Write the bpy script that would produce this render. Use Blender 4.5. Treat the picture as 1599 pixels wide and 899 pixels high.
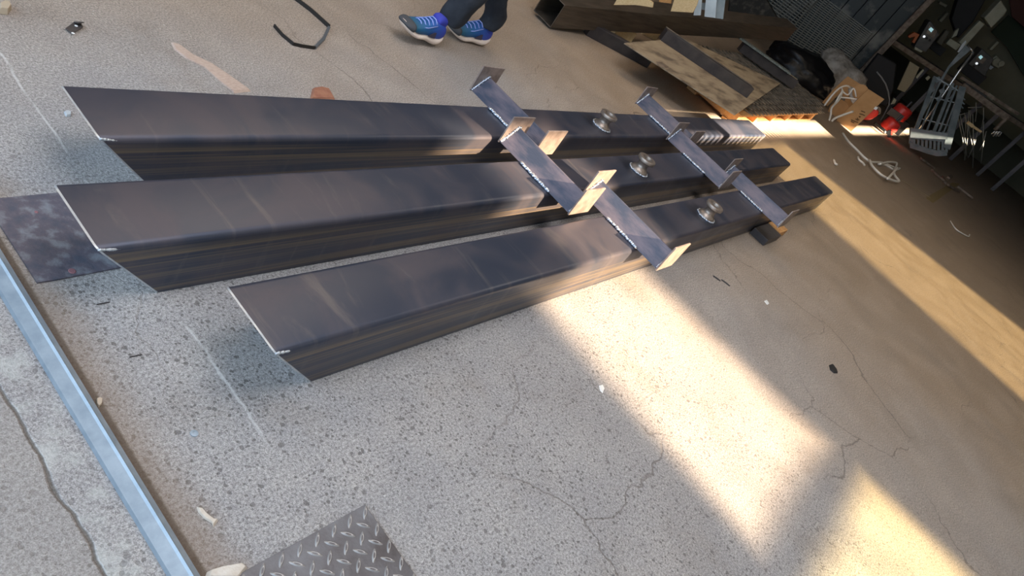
import bpy, bmesh, math, random
from mathutils import Vector, Matrix, noise
from mathutils.geometry import delaunay_2d_cdt
random.seed(7)
C = bpy.context.scene.collection
for o in list(bpy.data.objects): bpy.data.objects.remove(o)
PI = math.pi
# ---------------------------------------------------------------- camera (1599 x 899 frame)
FP, PITCH, ROLL, YAW, H = 1154.7, 0.53703, 0.6564, 0.35589, 1.2869
CX, CY = 799.5, 449.5
Fw = Vector((math.cos(PITCH)*math.cos(YAW), math.cos(PITCH)*math.sin(YAW), -math.sin(PITCH)))
R0 = Vector((math.sin(YAW), -math.cos(YAW), 0)); U0 = R0.cross(Fw)
Rt = R0*math.cos(ROLL) + U0*math.sin(ROLL); Up = -R0*math.sin(ROLL) + U0*math.cos(ROLL)
Fh = Vector((math.cos(YAW), math.sin(YAW), 0)); ZZ = Vector((0, 0, 1))
cd = bpy.data.cameras.new('camera'); cam = bpy.data.objects.new('camera', cd); C.objects.link(cam)
m = Matrix((( Rt.x, Up.x, -Fw.x, 0), (Rt.y, Up.y, -Fw.y, 0), (Rt.z, Up.z, -Fw.z, H), (0, 0, 0, 1)))
cam.matrix_world = m; cd.sensor_width = 36; cd.lens = FP/1599*36; cd.clip_end = 200
bpy.context.scene.camera = cam
vs = bpy.context.scene.view_settings
vs.view_transform = 'Standard'; vs.look = 'None'; vs.gamma = 1; vs.use_curve_mapping = False; vs.exposure = 0.0
# ---------------------------------------------------------------- light
W = bpy.data.worlds.new('sky'); bpy.context.scene.world = W; W.use_nodes = True
bg = W.node_tree.nodes['Background']; bg.inputs[0].default_value = (0.55, 0.72, 1.0, 1); bg.inputs[1].default_value = 0.5
SD = Vector((-0.05, 0.2, -0.116)).normalized()             # the sun's direction of travel
sl = bpy.data.lights.new('sun', 'SUN'); sl.energy = 54; sl.angle = math.radians(0.45); sl.color = (1.0, 0.85, 0.66)
so = bpy.data.objects.new('sun', sl); C.objects.link(so); so.rotation_euler = SD.to_track_quat('-Z', 'Y').to_euler(); so.location = (0, -8, 6)
def area(name, loc, direc, sx, sy, power, col):
    l = bpy.data.lights.new(name, 'AREA'); l.shape = 'RECTANGLE'; l.size = sx; l.size_y = sy; l.energy = power; l.color = col
    o = bpy.data.objects.new(name, l); C.objects.link(o); o.location = loc
    o.rotation_euler = Vector(direc).to_track_quat('-Z', 'Y').to_euler(); return o
area('doorway_daylight', (-2.6, 1.5, 2.0), (1, 0.05, -0.35), 8.0, 3.4, 300, (0.64, 0.81, 1.0))       # open front of the shop
area('overhead_fill', (1.8, 0.6, 4.6), (0, 0, -1), 3.0, 3.0, 150, (0.98, 0.96, 1.0))                       # added fill lamp from above, no known source
area('overhead_fill_warm', (4.2, 4.0, 4.6), (-0.1, -0.2, -1), 3.0, 3.0, 90, (1.0, 0.76, 0.52))                 # added warm fill lamp over the floor behind the beams
area('overhead_fill_far', (7.5, 0.3, 4.6), (0, 0, -1), 2.5, 2.5, 50, (1.0, 0.84, 0.64))                           # added fill lamp that brightens the far right floor
area('warm_side_fill', (3.0, -3.85, 4.0), (0, 1, -0.45), 10.0, 0.7, 42, (1.0, 0.83, 0.58))                        # added warm lamp for the beams' sides and corner highlights
# ---------------------------------------------------------------- pixel -> place helpers
def ray(u, v): return Fw + Rt*((u-CX)/FP) - Up*((v-CY)/FP)
CAM = Vector((0, 0, H))
def G(u, v, z=0.0):
    d = ray(u, v); return CAM + d*((z-H)/d.z)
def S(u, v, d):                                             # on the upright plane at horizontal distance d
    r = ray(u, v); return CAM + r*(d/r.dot(Fh))
# ---------------------------------------------------------------- materials
MATS = {}
def N(t, k, **kw):
    n = t.nodes.new(k)
    for a, b in kw.items():
        if a in n.inputs: n.inputs[a].default_value = b
        else: setattr(n, a, b)
    return n
def mat(name, col, rough=0.6, metal=0.0, col2=None, scale=8.0, bump=0.0, bscale=60.0, spec=0.5, rvar=0.0, stretch=None, col3=None, contrast=(0.35, 0.65), coat=0.0):
    if name in MATS: return MATS[name]
    m = bpy.data.materials.new(name); m.use_nodes = True; t = m.node_tree; L = t.links
    b = t.nodes['Principled BSDF']
    b.inputs['Base Color'].default_value = (*col, 1); b.inputs['Roughness'].default_value = rough
    b.inputs['Metallic'].default_value = metal; b.inputs['Specular IOR Level'].default_value = spec
    if coat: b.inputs['Coat Weight'].default_value = coat; b.inputs['Coat Roughness'].default_value = 0.25
    tc = N(t, 'ShaderNodeNewGeometry'); src = tc.outputs['Position']
    if stretch:
        mp = N(t, 'ShaderNodeMapping'); mp.inputs['Scale'].default_value = stretch; L.new(src, mp.inputs[0]); src = mp.outputs[0]
    if col2:
        n = N(t, 'ShaderNodeTexNoise', Scale=scale, Detail=6.0, Roughness=0.6); L.new(src, n.inputs['Vector'])
        r = N(t, 'ShaderNodeValToRGB'); e = r.color_ramp.elements
        e[0].position = contrast[0]; e[0].color = (*col, 1); e[1].position = contrast[1]; e[1].color = (*col2, 1)
        if col3: q = e.new((contrast[0]+contrast[1])/2); q.color = (*col3, 1)
        L.new(n.outputs['Fac'], r.inputs[0]); L.new(r.outputs[0], b.inputs['Base Color'])
        if rvar:
            mr = N(t, 'ShaderNodeMapRange'); mr.inputs[3].default_value = rough-rvar; mr.inputs[4].default_value = rough+rvar
            L.new(n.outputs['Fac'], mr.inputs[0]); L.new(mr.outputs[0], b.inputs['Roughness'])
    if bump:
        n2 = N(t, 'ShaderNodeTexNoise', Scale=bscale, Detail=5.0); L.new(src, n2.inputs['Vector'])
        bp = N(t, 'ShaderNodeBump', Strength=bump, Distance=0.01); L.new(n2.outputs['Fac'], bp.inputs['Height']); L.new(bp.outputs[0], b.inputs['Normal'])
    MATS[name] = m; return m
def emis(name, col, s):
    m = bpy.data.materials.new(name); m.use_nodes = True; b = m.node_tree.nodes['Principled BSDF']
    b.inputs['Base Color'].default_value = (*col, 1); b.inputs['Emission Color'].default_value = (*col, 1); b.inputs['Emission Strength'].default_value = s
    MATS[name] = m; return m

def mth(t, op, a, b=None, c=None, clamp=False):
    n = t.nodes.new('ShaderNodeMath'); n.operation = op; n.use_clamp = clamp
    for i, x in enumerate((a, b, c)):
        if x is None: continue
        if isinstance(x, (int, float)): n.inputs[i].default_value = x
        else: t.links.new(x, n.inputs[i])
    return n.outputs[0]
def smooth(t, x, a, b, lo=0.0, hi=1.0):
    n = t.nodes.new('ShaderNodeMapRange'); n.interpolation_type = 'SMOOTHSTEP'
    t.links.new(x, n.inputs[0]); n.inputs[1].default_value = a; n.inputs[2].default_value = b; n.inputs[3].default_value = lo; n.inputs[4].default_value = hi
    return n.outputs[0]
def mixc(t, f, a, b, mode='MIX'):
    n = t.nodes.new('ShaderNodeMix'); n.data_type = 'RGBA'; n.blend_type = mode
    for i, x in ((0, f), (6, a), (7, b)):
        if isinstance(x, (int, float)): n.inputs[i].default_value = x
        elif isinstance(x, tuple): n.inputs[i].default_value = (*x, 1)
        else: t.links.new(x, n.inputs[i])
    return n.outputs[2]
def noise_n(t, vec, scale, detail=4.0, rough=0.55, dist=0.0):
    n = N(t, 'ShaderNodeTexNoise', Scale=scale, Detail=detail, Roughness=rough, Distortion=dist); t.links.new(vec, n.inputs['Vector']); return n.outputs['Fac']

def concrete():
    m = bpy.data.materials.new('worn_concrete'); m.use_nodes = True; t = m.node_tree; L = t.links; b = t.nodes['Principled BSDF']
    g = N(t, 'ShaderNodeNewGeometry'); P = g.outputs['Position']
    sx = N(t, 'ShaderNodeSeparateXYZ'); L.new(P, sx.inputs[0]); X, Y = sx.outputs[0], sx.outputs[1]
    big = noise_n(t, P, 0.9, 5); mid = noise_n(t, P, 4.0, 6, 0.65); fine = noise_n(t, P, 150.0, 4, 0.75); grit = noise_n(t, P, 380.0, 2, 0.6)
    # clean grey slab at the front, brown dust towards the back of the shop
    dust = smooth(t, mth(t, 'ADD', X, mth(t, 'MULTIPLY', mth(t, 'SUBTRACT', big, 0.5), 3.0)), 1.6, 5.5)
    dust2 = smooth(t, mth(t, 'ADD', Y, mth(t, 'MULTIPLY', mth(t, 'SUBTRACT', big, 0.5), 1.6)), 1.3, 2.6)
    du = mth(t, 'MAXIMUM', dust, mth(t, 'MULTIPLY', dust2, 0.75))
    col = mixc(t, du, (0.335, 0.322, 0.315), (0.335, 0.255, 0.18))
    col = mixc(t, smooth(t, mid, 0.35, 0.7), col, mixc(t, du, (0.39, 0.37, 0.35), (0.39, 0.305, 0.225)));
    col = mixc(t, mth(t, 'MULTIPLY', smooth(t, noise_n(t, P, 2.3, 7, 0.68), 0.50, 0.72), 0.42), col, (0.24, 0.20, 0.16))
    gf = mth(t, 'ADD', mth(t, 'MULTIPLY', fine, 0.8), mth(t, 'MULTIPLY', grit, 0.5))
    col = mixc(t, 1.0, col, smooth_rgb(t, gf, 0.42, 0.9, 0.40, 1.50), 'MULTIPLY')
    # exposed aggregate: dark pebbles, strongest on the worn front part
    wear = mth(t, 'MULTIPLY', smooth(t, X, 4.5, 1.5), smooth(t, Y, 1.9, 0.9))
    pm = None
    for sc, th in ((36.0, 0.16), (66.0, 0.25), (125.0, 0.30)):
        v = N(t, 'ShaderNodeTexVoronoi', Scale=sc, Randomness=1.0)
        dv = N(t, 'ShaderNodeMapping'); dv.inputs['Location'].default_value = (sc, 3*sc, 0); 
        wob = N(t, 'ShaderNodeTexNoise', Scale=sc*1.3, Detail=2.0); L.new(P, wob.inputs['Vector'])
        vm = N(t, 'ShaderNodeVectorMath'); vm.operation = 'MULTIPLY_ADD'; L.new(wob.outputs['Color'], vm.inputs[0]); vm.inputs[1].default_value = (0.5/sc,)*3; L.new(P, vm.inputs[2])
        L.new(vm.outputs[0], dv.inputs[0]); L.new(dv.outputs[0], v.inputs['Vector'])
        wn = N(t, 'ShaderNodeTexWhiteNoise'); L.new(v.outputs['Position'], wn.inputs['Vector'])
        rad = mth(t, 'MULTIPLY', smooth(t, wn.outputs['Value'], 0.5, 1.05), th*1.6)
        hit = mth(t, 'MULTIPLY', smooth(t, mth(t, 'SUBTRACT', rad, v.outputs['Distance']), 0.0, 0.06), 0.85)
        pm = hit if pm is None else mth(t, 'MAXIMUM', pm, hit)
    pmw = mth(t, 'MULTIPLY', pm, mth(t, 'ADD', mth(t, 'MULTIPLY', wear, 0.72), 0.11))
    pmw = mth(t, 'MULTIPLY', pmw, smooth(t, noise_n(t, P, 2.2, 3), 0.3, 0.55, 0.35, 1.0))
    col = mixc(t, pmw, col, (0.10, 0.09, 0.085))
    # light flecks
    v2 = N(t, 'ShaderNodeTexVoronoi', Scale=48.0); L.new(P, v2.inputs['Vector'])
    w2 = N(t, 'ShaderNodeTexWhiteNoise'); L.new(v2.outputs['Position'], w2.inputs['Vector'])
    fl = mth(t, 'MULTIPLY', mth(t, 'LESS_THAN', v2.outputs['Distance'], 0.13), mth(t, 'GREATER_THAN', w2.outputs['Value'], 0.86))
    col = mixc(t, mth(t, 'MULTIPLY', fl, 0.35), col, (0.72, 0.70, 0.66))
    # dark scratches and hairs
    st = N(t, 'ShaderNodeMapping'); st.inputs['Scale'].default_value = (3.0, 40.0, 1.0); st.inputs['Rotation'].default_value = (0, 0, 0.5); L.new(P, st.inputs[0])
    sc = noise_n(t, st.outputs[0], 2.2, 4, 0.7, 1.5)
    col = mixc(t, mth(t, 'MULTIPLY', smooth(t, sc, 0.66, 0.72), 0.45), col, (0.16, 0.13, 0.11))
    st2 = N(t, 'ShaderNodeMapping'); st2.inputs['Scale'].default_value = (30.0, 2.5, 1.0); st2.inputs['Rotation'].default_value = (0, 0, 0.25); L.new(P, st2.inputs[0])
    sc2 = noise_n(t, st2.outputs[0], 1.6, 4, 0.6, 0.6)
    col = mixc(t, mth(t, 'MULTIPLY', smooth(t, sc2, 0.62, 0.72), mth(t, 'MULTIPLY', du, 0.28)), col, (0.2, 0.15, 0.11))
    # slab joint with pale filler at x = 0.905
    wob = mth(t, 'MULTIPLY', mth(t, 'SUBTRACT', noise_n(t, P, 9.0, 4), 0.5), 0.035)
    xj = mth(t, 'ABSOLUTE', mth(t, 'SUBTRACT', mth(t, 'ADD', X, wob), 0.905))
    jm = mth(t, 'MULTIPLY', smooth(t, xj, 0.005, 0.001), smooth(t, noise_n(t, P, 5.0, 3), 0.38, 0.55))
    jm = mth(t, 'MULTIPLY', jm, smooth(t, Y, 0.50, 0.68))
    col = mixc(t, mth(t, 'MULTIPLY', jm, 0.6), col, (0.66, 0.66, 0.64))
    # pale cement beside the guide rail, broken edge at x = 0.52
    cem = mth(t, 'MULTIPLY', smooth(t, mth(t, 'ADD', X, wob), 0.518, 0.522), smooth(t, X, 0.60, 0.57))
    col = mixc(t, mth(t, 'MULTIPLY', cem, smooth(t, noise_n(t, P, 14.0, 4), 0.45, 0.68, 0.0, 0.6)), col, (0.50, 0.51, 0.48))
    xe = mth(t, 'ABSOLUTE', mth(t, 'SUBTRACT', mth(t, 'ADD', X, wob), 0.518)); 
    col = mixc(t, mth(t, 'MULTIPLY', smooth(t, xe, 0.005, 0.0015), 0.8), col, (0.10, 0.085, 0.07))
    old = smooth(t, mth(t, 'ADD', X, wob), 0.52, 0.51); col = mixc(t, mth(t, 'MULTIPLY', old, 0.35), col, (0.27, 0.235, 0.20))
    # rust-brown dirt along the rail
    di = mth(t, 'MULTIPLY', smooth(t, mth(t, 'ADD', X, mth(t, 'MULTIPLY', mth(t, 'SUBTRACT', mid, 0.5), 0.12)), 0.76, 0.65), mth(t, 'GREATER_THAN', X, 0.62))
    col = mixc(t, mth(t, 'MULTIPLY', di, 0.5), col, (0.25, 0.17, 0.105))
    gr = mth(t, 'MULTIPLY', smooth(t, X, 0.662, 0.655), mth(t, 'GREATER_THAN', X, 0.62)); col = mixc(t, mth(t, 'MULTIPLY', gr, 0.75), col, (0.10, 0.07, 0.045))
    # fine long cracks
    vc = N(t, 'ShaderNodeTexVoronoi', Scale=1.1, feature='DISTANCE_TO_EDGE')
    vw = N(t, 'ShaderNodeVectorMath'); vw.operation = 'MULTIPLY_ADD'; nn = N(t, 'ShaderNodeTexNoise', Scale=3.0, Detail=6.0); L.new(P, nn.inputs['Vector'])
    L.new(nn.outputs['Color'], vw.inputs[0]); vw.inputs[1].default_value = (0.35, 0.35, 0); L.new(P, vw.inputs[2]); L.new(vw.outputs[0], vc.inputs['Vector'])
    ck = mth(t, 'MULTIPLY', smooth(t, vc.outputs['Distance'], 0.004, 0.001), smooth(t, big, 0.45, 0.6)); ck = mth(t, 'MULTIPLY', ck, 0.55)
    col = mixc(t, ck, col, (0.12, 0.10, 0.085))
    L.new(col, b.inputs['Base Color'])
    L.new(smooth(t, mid, 0.3, 0.7, 0.62, 0.85), b.inputs['Roughness']); b.inputs['Specular IOR Level'].default_value = 0.35
    hgt = mth(t, 'SUBTRACT', mth(t, 'ADD', mth(t, 'MULTIPLY', fine, 0.6), mth(t, 'MULTIPLY', mid, 0.8)), mth(t, 'MULTIPLY', pmw, 0.6))
    hgt = mth(t, 'SUBTRACT', hgt, mth(t, 'ADD', ck, mth(t, 'MULTIPLY', smooth(t, xe, 0.006, 0.001), 1.0)))
    bp = N(t, 'ShaderNodeBump', Strength=0.6, Distance=0.007); L.new(hgt, bp.inputs['Height']); L.new(bp.outputs[0], b.inputs['Normal'])
    return m
def smooth_rgb(t, x, a, b, lo, hi):
    v = smooth(t, x, a, b, lo, hi); n = t.nodes.new('ShaderNodeCombineColor')
    for i in range(3): t.links.new(v, n.inputs[i])
    return n.outputs[0]

BT_ = 0.1685
def beam_steel():
    m = bpy.data.materials.new('mill_scale_steel'); m.use_nodes = True; t = m.node_tree; L = t.links; b = t.nodes['Principled BSDF']
    g = N(t, 'ShaderNodeNewGeometry'); P = g.outputs['Position']
    mp = N(t, 'ShaderNodeMapping'); mp.inputs['Scale'].default_value = (0.6, 2.0, 9.0); L.new(P, mp.inputs[0])
    lg = noise_n(t, P, 2.6, 5, 0.6, 1.2); st = noise_n(t, mp.outputs[0], 3.0, 6, 0.6, 0.4)
    mq = N(t, 'ShaderNodeMapping'); mq.inputs['Scale'].default_value = (9.0, 1.6, 1.0); mq.inputs['Rotation'].default_value = (0, 0, 0.35); L.new(P, mq.inputs[0])
    wipe = noise_n(t, mq.outputs[0], 1.3, 5, 0.65, 0.8)
    col = mixc(t, smooth(t, lg, 0.35, 0.65), (0.050, 0.060, 0.088), (0.086, 0.080, 0.098))
    col = mixc(t, mth(t, 'MULTIPLY', smooth(t, wipe, 0.55, 0.75), 0.4), col, (0.20, 0.18, 0.17))
    # roll lines on the tube's sides, the floor's brown reflection painted into their colour
    sx = N(t, 'ShaderNodeSeparateXYZ'); L.new(P, sx.inputs[0])
    mz = N(t, 'ShaderNodeMapping'); mz.inputs['Scale'].default_value = (0.2, 0.0, 34.0); L.new(P, mz.inputs[0])
    ln = noise_n(t, mz.outputs[0], 1.0, 4, 0.7)
    nz = N(t, 'ShaderNodeSeparateXYZ'); L.new(g.outputs['Normal'], nz.inputs[0]); side = smooth(t, mth(t, 'ABSOLUTE', nz.outputs[2]), 0.5, 0.1)
    col = mixc(t, mth(t, 'MULTIPLY', side, smooth(t, ln, 0.46, 0.6)), col, (0.19, 0.15, 0.11))
    col = mixc(t, mth(t, 'MULTIPLY', side, mth(t, 'MULTIPLY', smooth(t, ln, 0.40, 0.33), 0.6)), col, (0.05, 0.042, 0.04))
    L.new(col, b.inputs['Base Color']); 
    hm = None
    for hx, hy in ((3.40, 1.415), (3.31, 1.085), (3.52, 0.735)):
        dd = N(t, 'ShaderNodeVectorMath', operation='DISTANCE'); L.new(P, dd.inputs[0]); dd.inputs[1].default_value = (hx-0.02, hy+0.01, BT_)
        h_ = smooth(t, mth(t, 'ADD', dd.outputs['Value'], mth(t, 'MULTIPLY', mth(t, 'SUBTRACT', wipe, 0.5), 0.10)), 0.115, 0.055); hm = h_ if hm is None else mth(t, 'MAXIMUM', hm, h_)
    L.new(mixc(t, mth(t, 'MULTIPLY', hm, 0.7), col, (0.022, 0.024, 0.032)), b.inputs['Base Color'])
    b.inputs['Metallic'].default_value = 0.45
    r = mth(t, 'ADD', smooth(t, lg, 0.3, 0.7, 0.30, 0.44), mth(t, 'MULTIPLY', st, 0.06)); L.new(r, b.inputs['Roughness'])
    bp = N(t, 'ShaderNodeBump', Strength=0.06, Distance=0.004); L.new(mth(t, 'ADD', st, lg), bp.inputs['Height']); L.new(bp.outputs[0], b.inputs['Normal'])
    return m
M = dict(
 beam=beam_steel(), concrete=concrete(),
 angle=mat('blue_grey_angle_steel', (0.045, 0.058, 0.092), 0.48, 0.25, (0.135, 0.118, 0.145), 11, 0.08, 80, rvar=0.08, stretch=(1.6, .5, 1.6), contrast=(.4, .62)),
 plate=mat('bare_cut_plate', (0.22, 0.175, 0.155), 0.5, 0.3, (0.36, 0.29, 0.255), 26, 0.05, 90),
 weld=mat('bright_weld_metal', (0.30, 0.38, 0.50), 0.28, 0.85, (0.75, 0.78, 0.82), 120, 0.2, 200, rvar=0.1),
 edge=mat('ground_bright_edge', (0.40, 0.45, 0.50), 0.45, 0.5, (0.6, 0.62, 0.62), 40),
 turned=mat('turned_steel', (0.24, 0.19, 0.155), 0.38, 0.65, (0.38, 0.32, 0.27), 40),
 galv=mat('galvanised_steel', (0.25, 0.31, 0.36), 0.5, 0.45, (0.34, 0.40, 0.45), 25, 0.04, 150, rvar=0.06),
 darksteel=mat('dark_oily_steel', (0.055, 0.05, 0.055), 0.5, 0.5, (0.10, 0.09, 0.085), 6, 0.08, 50),
 tube=mat('brown_mill_tube', (0.06, 0.05, 0.038), 0.45, 0.4, (0.12, 0.095, 0.072), 5, 0.05, 60, stretch=(0.6, 6, 10)),
 sheetrust=mat('dusty_tan_sheet', (0.15, 0.115, 0.08), 0.6, 0.15, (0.40, 0.325, 0.225), 3.4, 0.05, 30, stretch=(1, 3, 1), col3=(0.34, 0.27, 0.185)),
 wood=mat('orange_pallet_wood', (0.46, 0.22, 0.07), 0.75, 0, (0.62, 0.34, 0.13), 12, 0.2, 40, stretch=(2, 10, 10)),
 palewood=mat('pale_wood', (0.55, 0.38, 0.18), 0.7, 0, (0.66, 0.50, 0.27), 9, 0.1, 50, stretch=(2, 12, 12)),
 redwood=mat('reddish_wood', (0.27, 0.11, 0.065), 0.8, 0, (0.36, 0.17, 0.10), 30, 0.3, 60),
 splinter=mat('grey_pink_splinter', (0.42, 0.31, 0.25), 0.8, 0, (0.55, 0.43, 0.35), 20, 0.3, 60, stretch=(3, 14, 1)),
 bark=mat('dry_leaf', (0.55, 0.47, 0.38), 0.8, 0, (0.66, 0.60, 0.52), 30, 0.3, 80),
 floorplate=mat('stained_floor_plate', (0.10, 0.10, 0.125), 0.6, 0.2, (0.24, 0.235, 0.25), 9, 0.15, 60, contrast=(0.38, 0.68), col3=(0.13, 0.115, 0.14)),
 checker=mat('tread_plate_steel', (0.085, 0.075, 0.075), 0.5, 0.4, (0.17, 0.17, 0.18), 7, 0.1, 120, rvar=0.1),
 tread=mat('worn_tread_edges', (0.30, 0.29, 0.28), 0.45, 0.5, (0.40, 0.38, 0.36), 40),
 strap=mat('black_strap', (0.02, 0.018, 0.016), 0.45, 0.2),
 strap_lit=mat('lit_strap_face', (0.16, 0.18, 0.2), 0.35, 0.5),  # light on the bend put into the strap's colour
 card=mat('brown_cardboard', (0.40, 0.215, 0.085), 0.8, 0, (0.46, 0.26, 0.11), 7, 0.05, 40),
 ink=mat('brown_ink', (0.10, 0.05, 0.015), 0.8),
 paper=mat('white_paper', (0.75, 0.75, 0.72), 0.8),
 cord=mat('loose_cable', (0.80, 0.76, 0.68), 0.5),
 red=mat('red_paint', (0.62, 0.03, 0.025), 0.35, 0, (0.75, 0.05, 0.03), 10),
 blackp=mat('black_plastic_film', (0.006, 0.006, 0.007), 0.36, 0, spec=0.3, bump=0.5, bscale=14),
 blackm=mat('black_matt', (0.012, 0.011, 0.011), 0.7),
 rubber=mat('grey_rubber', (0.055, 0.06, 0.068), 0.75),
 sack=mat('dusty_grey_cloth', (0.13, 0.115, 0.095), 0.9, 0, (0.36, 0.34, 0.31), 6, 0.8, 20),
 green=mat('dark_green_door_paint', (0.010, 0.020, 0.022), 0.38, 0.1, (0.17, 0.165, 0.14), 1.6, 0.15, 10, contrast=(0.52, 0.66), rvar=0.1),  # pale patches: whitish reflections and dust painted into the colour
 rustbar=mat('rusty_frame', (0.12, 0.085, 0.06), 0.7, 0.2, (0.26, 0.21, 0.16), 12, 0.2, 40),
 wire=mat('grey_wire', (0.22, 0.22, 0.19), 0.5, 0.3),
 greyp=mat('grey_painted_metal', (0.16, 0.20, 0.21), 0.5, 0.2, (0.27, 0.31, 0.32), 6, 0.05, 40),
 lightgrey=mat('pale_blue_grey_steel', (0.42, 0.48, 0.50), 0.45, 0.3, (0.55, 0.60, 0.61), 5),
 cream=mat('cream_machine_paint', (0.30, 0.29, 0.20), 0.5, 0, (0.38, 0.37, 0.27), 6),
 machine=mat('dark_grey_machine', (0.05, 0.048, 0.042), 0.5, 0, (0.08, 0.075, 0.065), 10),
 orange=mat('orange_plastic', (0.42, 0.10, 0.02), 0.5),
 bright=mat('polished_rod', (0.75, 0.74, 0.70), 0.25, 0.8),
 olive=mat('olive_wall_paint', (0.13, 0.125, 0.075), 0.85, 0, (0.17, 0.155, 0.10), 1.2, 0.2, 12),
 roof=mat('dark_roof_sheet', (0.08, 0.095, 0.12), 0.7, 0.1, (0.11, 0.125, 0.15), 2),
 wall=mat('grey_sheet_wall', (0.13, 0.145, 0.165), 0.7, 0.1, (0.18, 0.195, 0.215), 2),
 mesh=mat('galvanised_mesh', (0.10, 0.09, 0.075), 0.5, 0.5, (0.30, 0.26, 0.21), 14),
 trouser=mat('black_trousers', (0.012, 0.016, 0.024), 0.85, 0, (0.022, 0.027, 0.036), 12, 0.6, 25),
 jacket=mat('dark_jacket', (0.02, 0.022, 0.03), 0.85), skin=mat('skin', (0.45, 0.27, 0.19), 0.55), hair=mat('dark_hair', (0.02, 0.014, 0.01), 0.6),
 sole=mat('cream_sole', (0.78, 0.66, 0.56), 0.6, 0, (0.70, 0.58, 0.49), 20), lace=mat('pale_blue_lace', (0.30, 0.38, 0.75), 0.6),
 swoosh=mat('dark_shoe_patch', (0.05, 0.045, 0.08), 0.5),
 screen=emis('lit_screen', (0.45, 0.75, 0.80), 0.55), led=emis('indicator', (0.9, 0.95, 1.0), 0.9),
)
# shoe upper: teal at the toe, royal blue at the heel (object space, so it stays on the shoe)
def shoe_mat():
    m = bpy.data.materials.new('blue_knit_upper'); m.use_nodes = True; t = m.node_tree; L = t.links; b = t.nodes['Principled BSDF']
    tc = N(t, 'ShaderNodeTexCoord'); sx = N(t, 'ShaderNodeSeparateXYZ'); L.new(tc.outputs['Object'], sx.inputs[0])
    r = N(t, 'ShaderNodeValToRGB'); e = r.color_ramp.elements; e[0].position = 0.1; e[0].color = (0.035, 0.06, 0.42, 1); e[1].position = 0.85; e[1].color = (0.012, 0.10, 0.16, 1)
    q = e.new(0.5); q.color = (0.012, 0.11, 0.33, 1)
    L.new(mth(t, 'DIVIDE', sx.outputs[0], 0.28), r.inputs[0]); L.new(r.outputs[0], b.inputs['Base Color']); b.inputs['Roughness'].default_value = 0.6
    v = N(t, 'ShaderNodeTexVoronoi', Scale=160.0); L.new(tc.outputs['Object'], v.inputs['Vector'])
    bp = N(t, 'ShaderNodeBump', Strength=0.4, Distance=0.003); L.new(v.outputs['Distance'], bp.inputs['Height']); L.new(bp.outputs[0], b.inputs['Normal'])
    return m
M['upper'] = shoe_mat()
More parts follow.
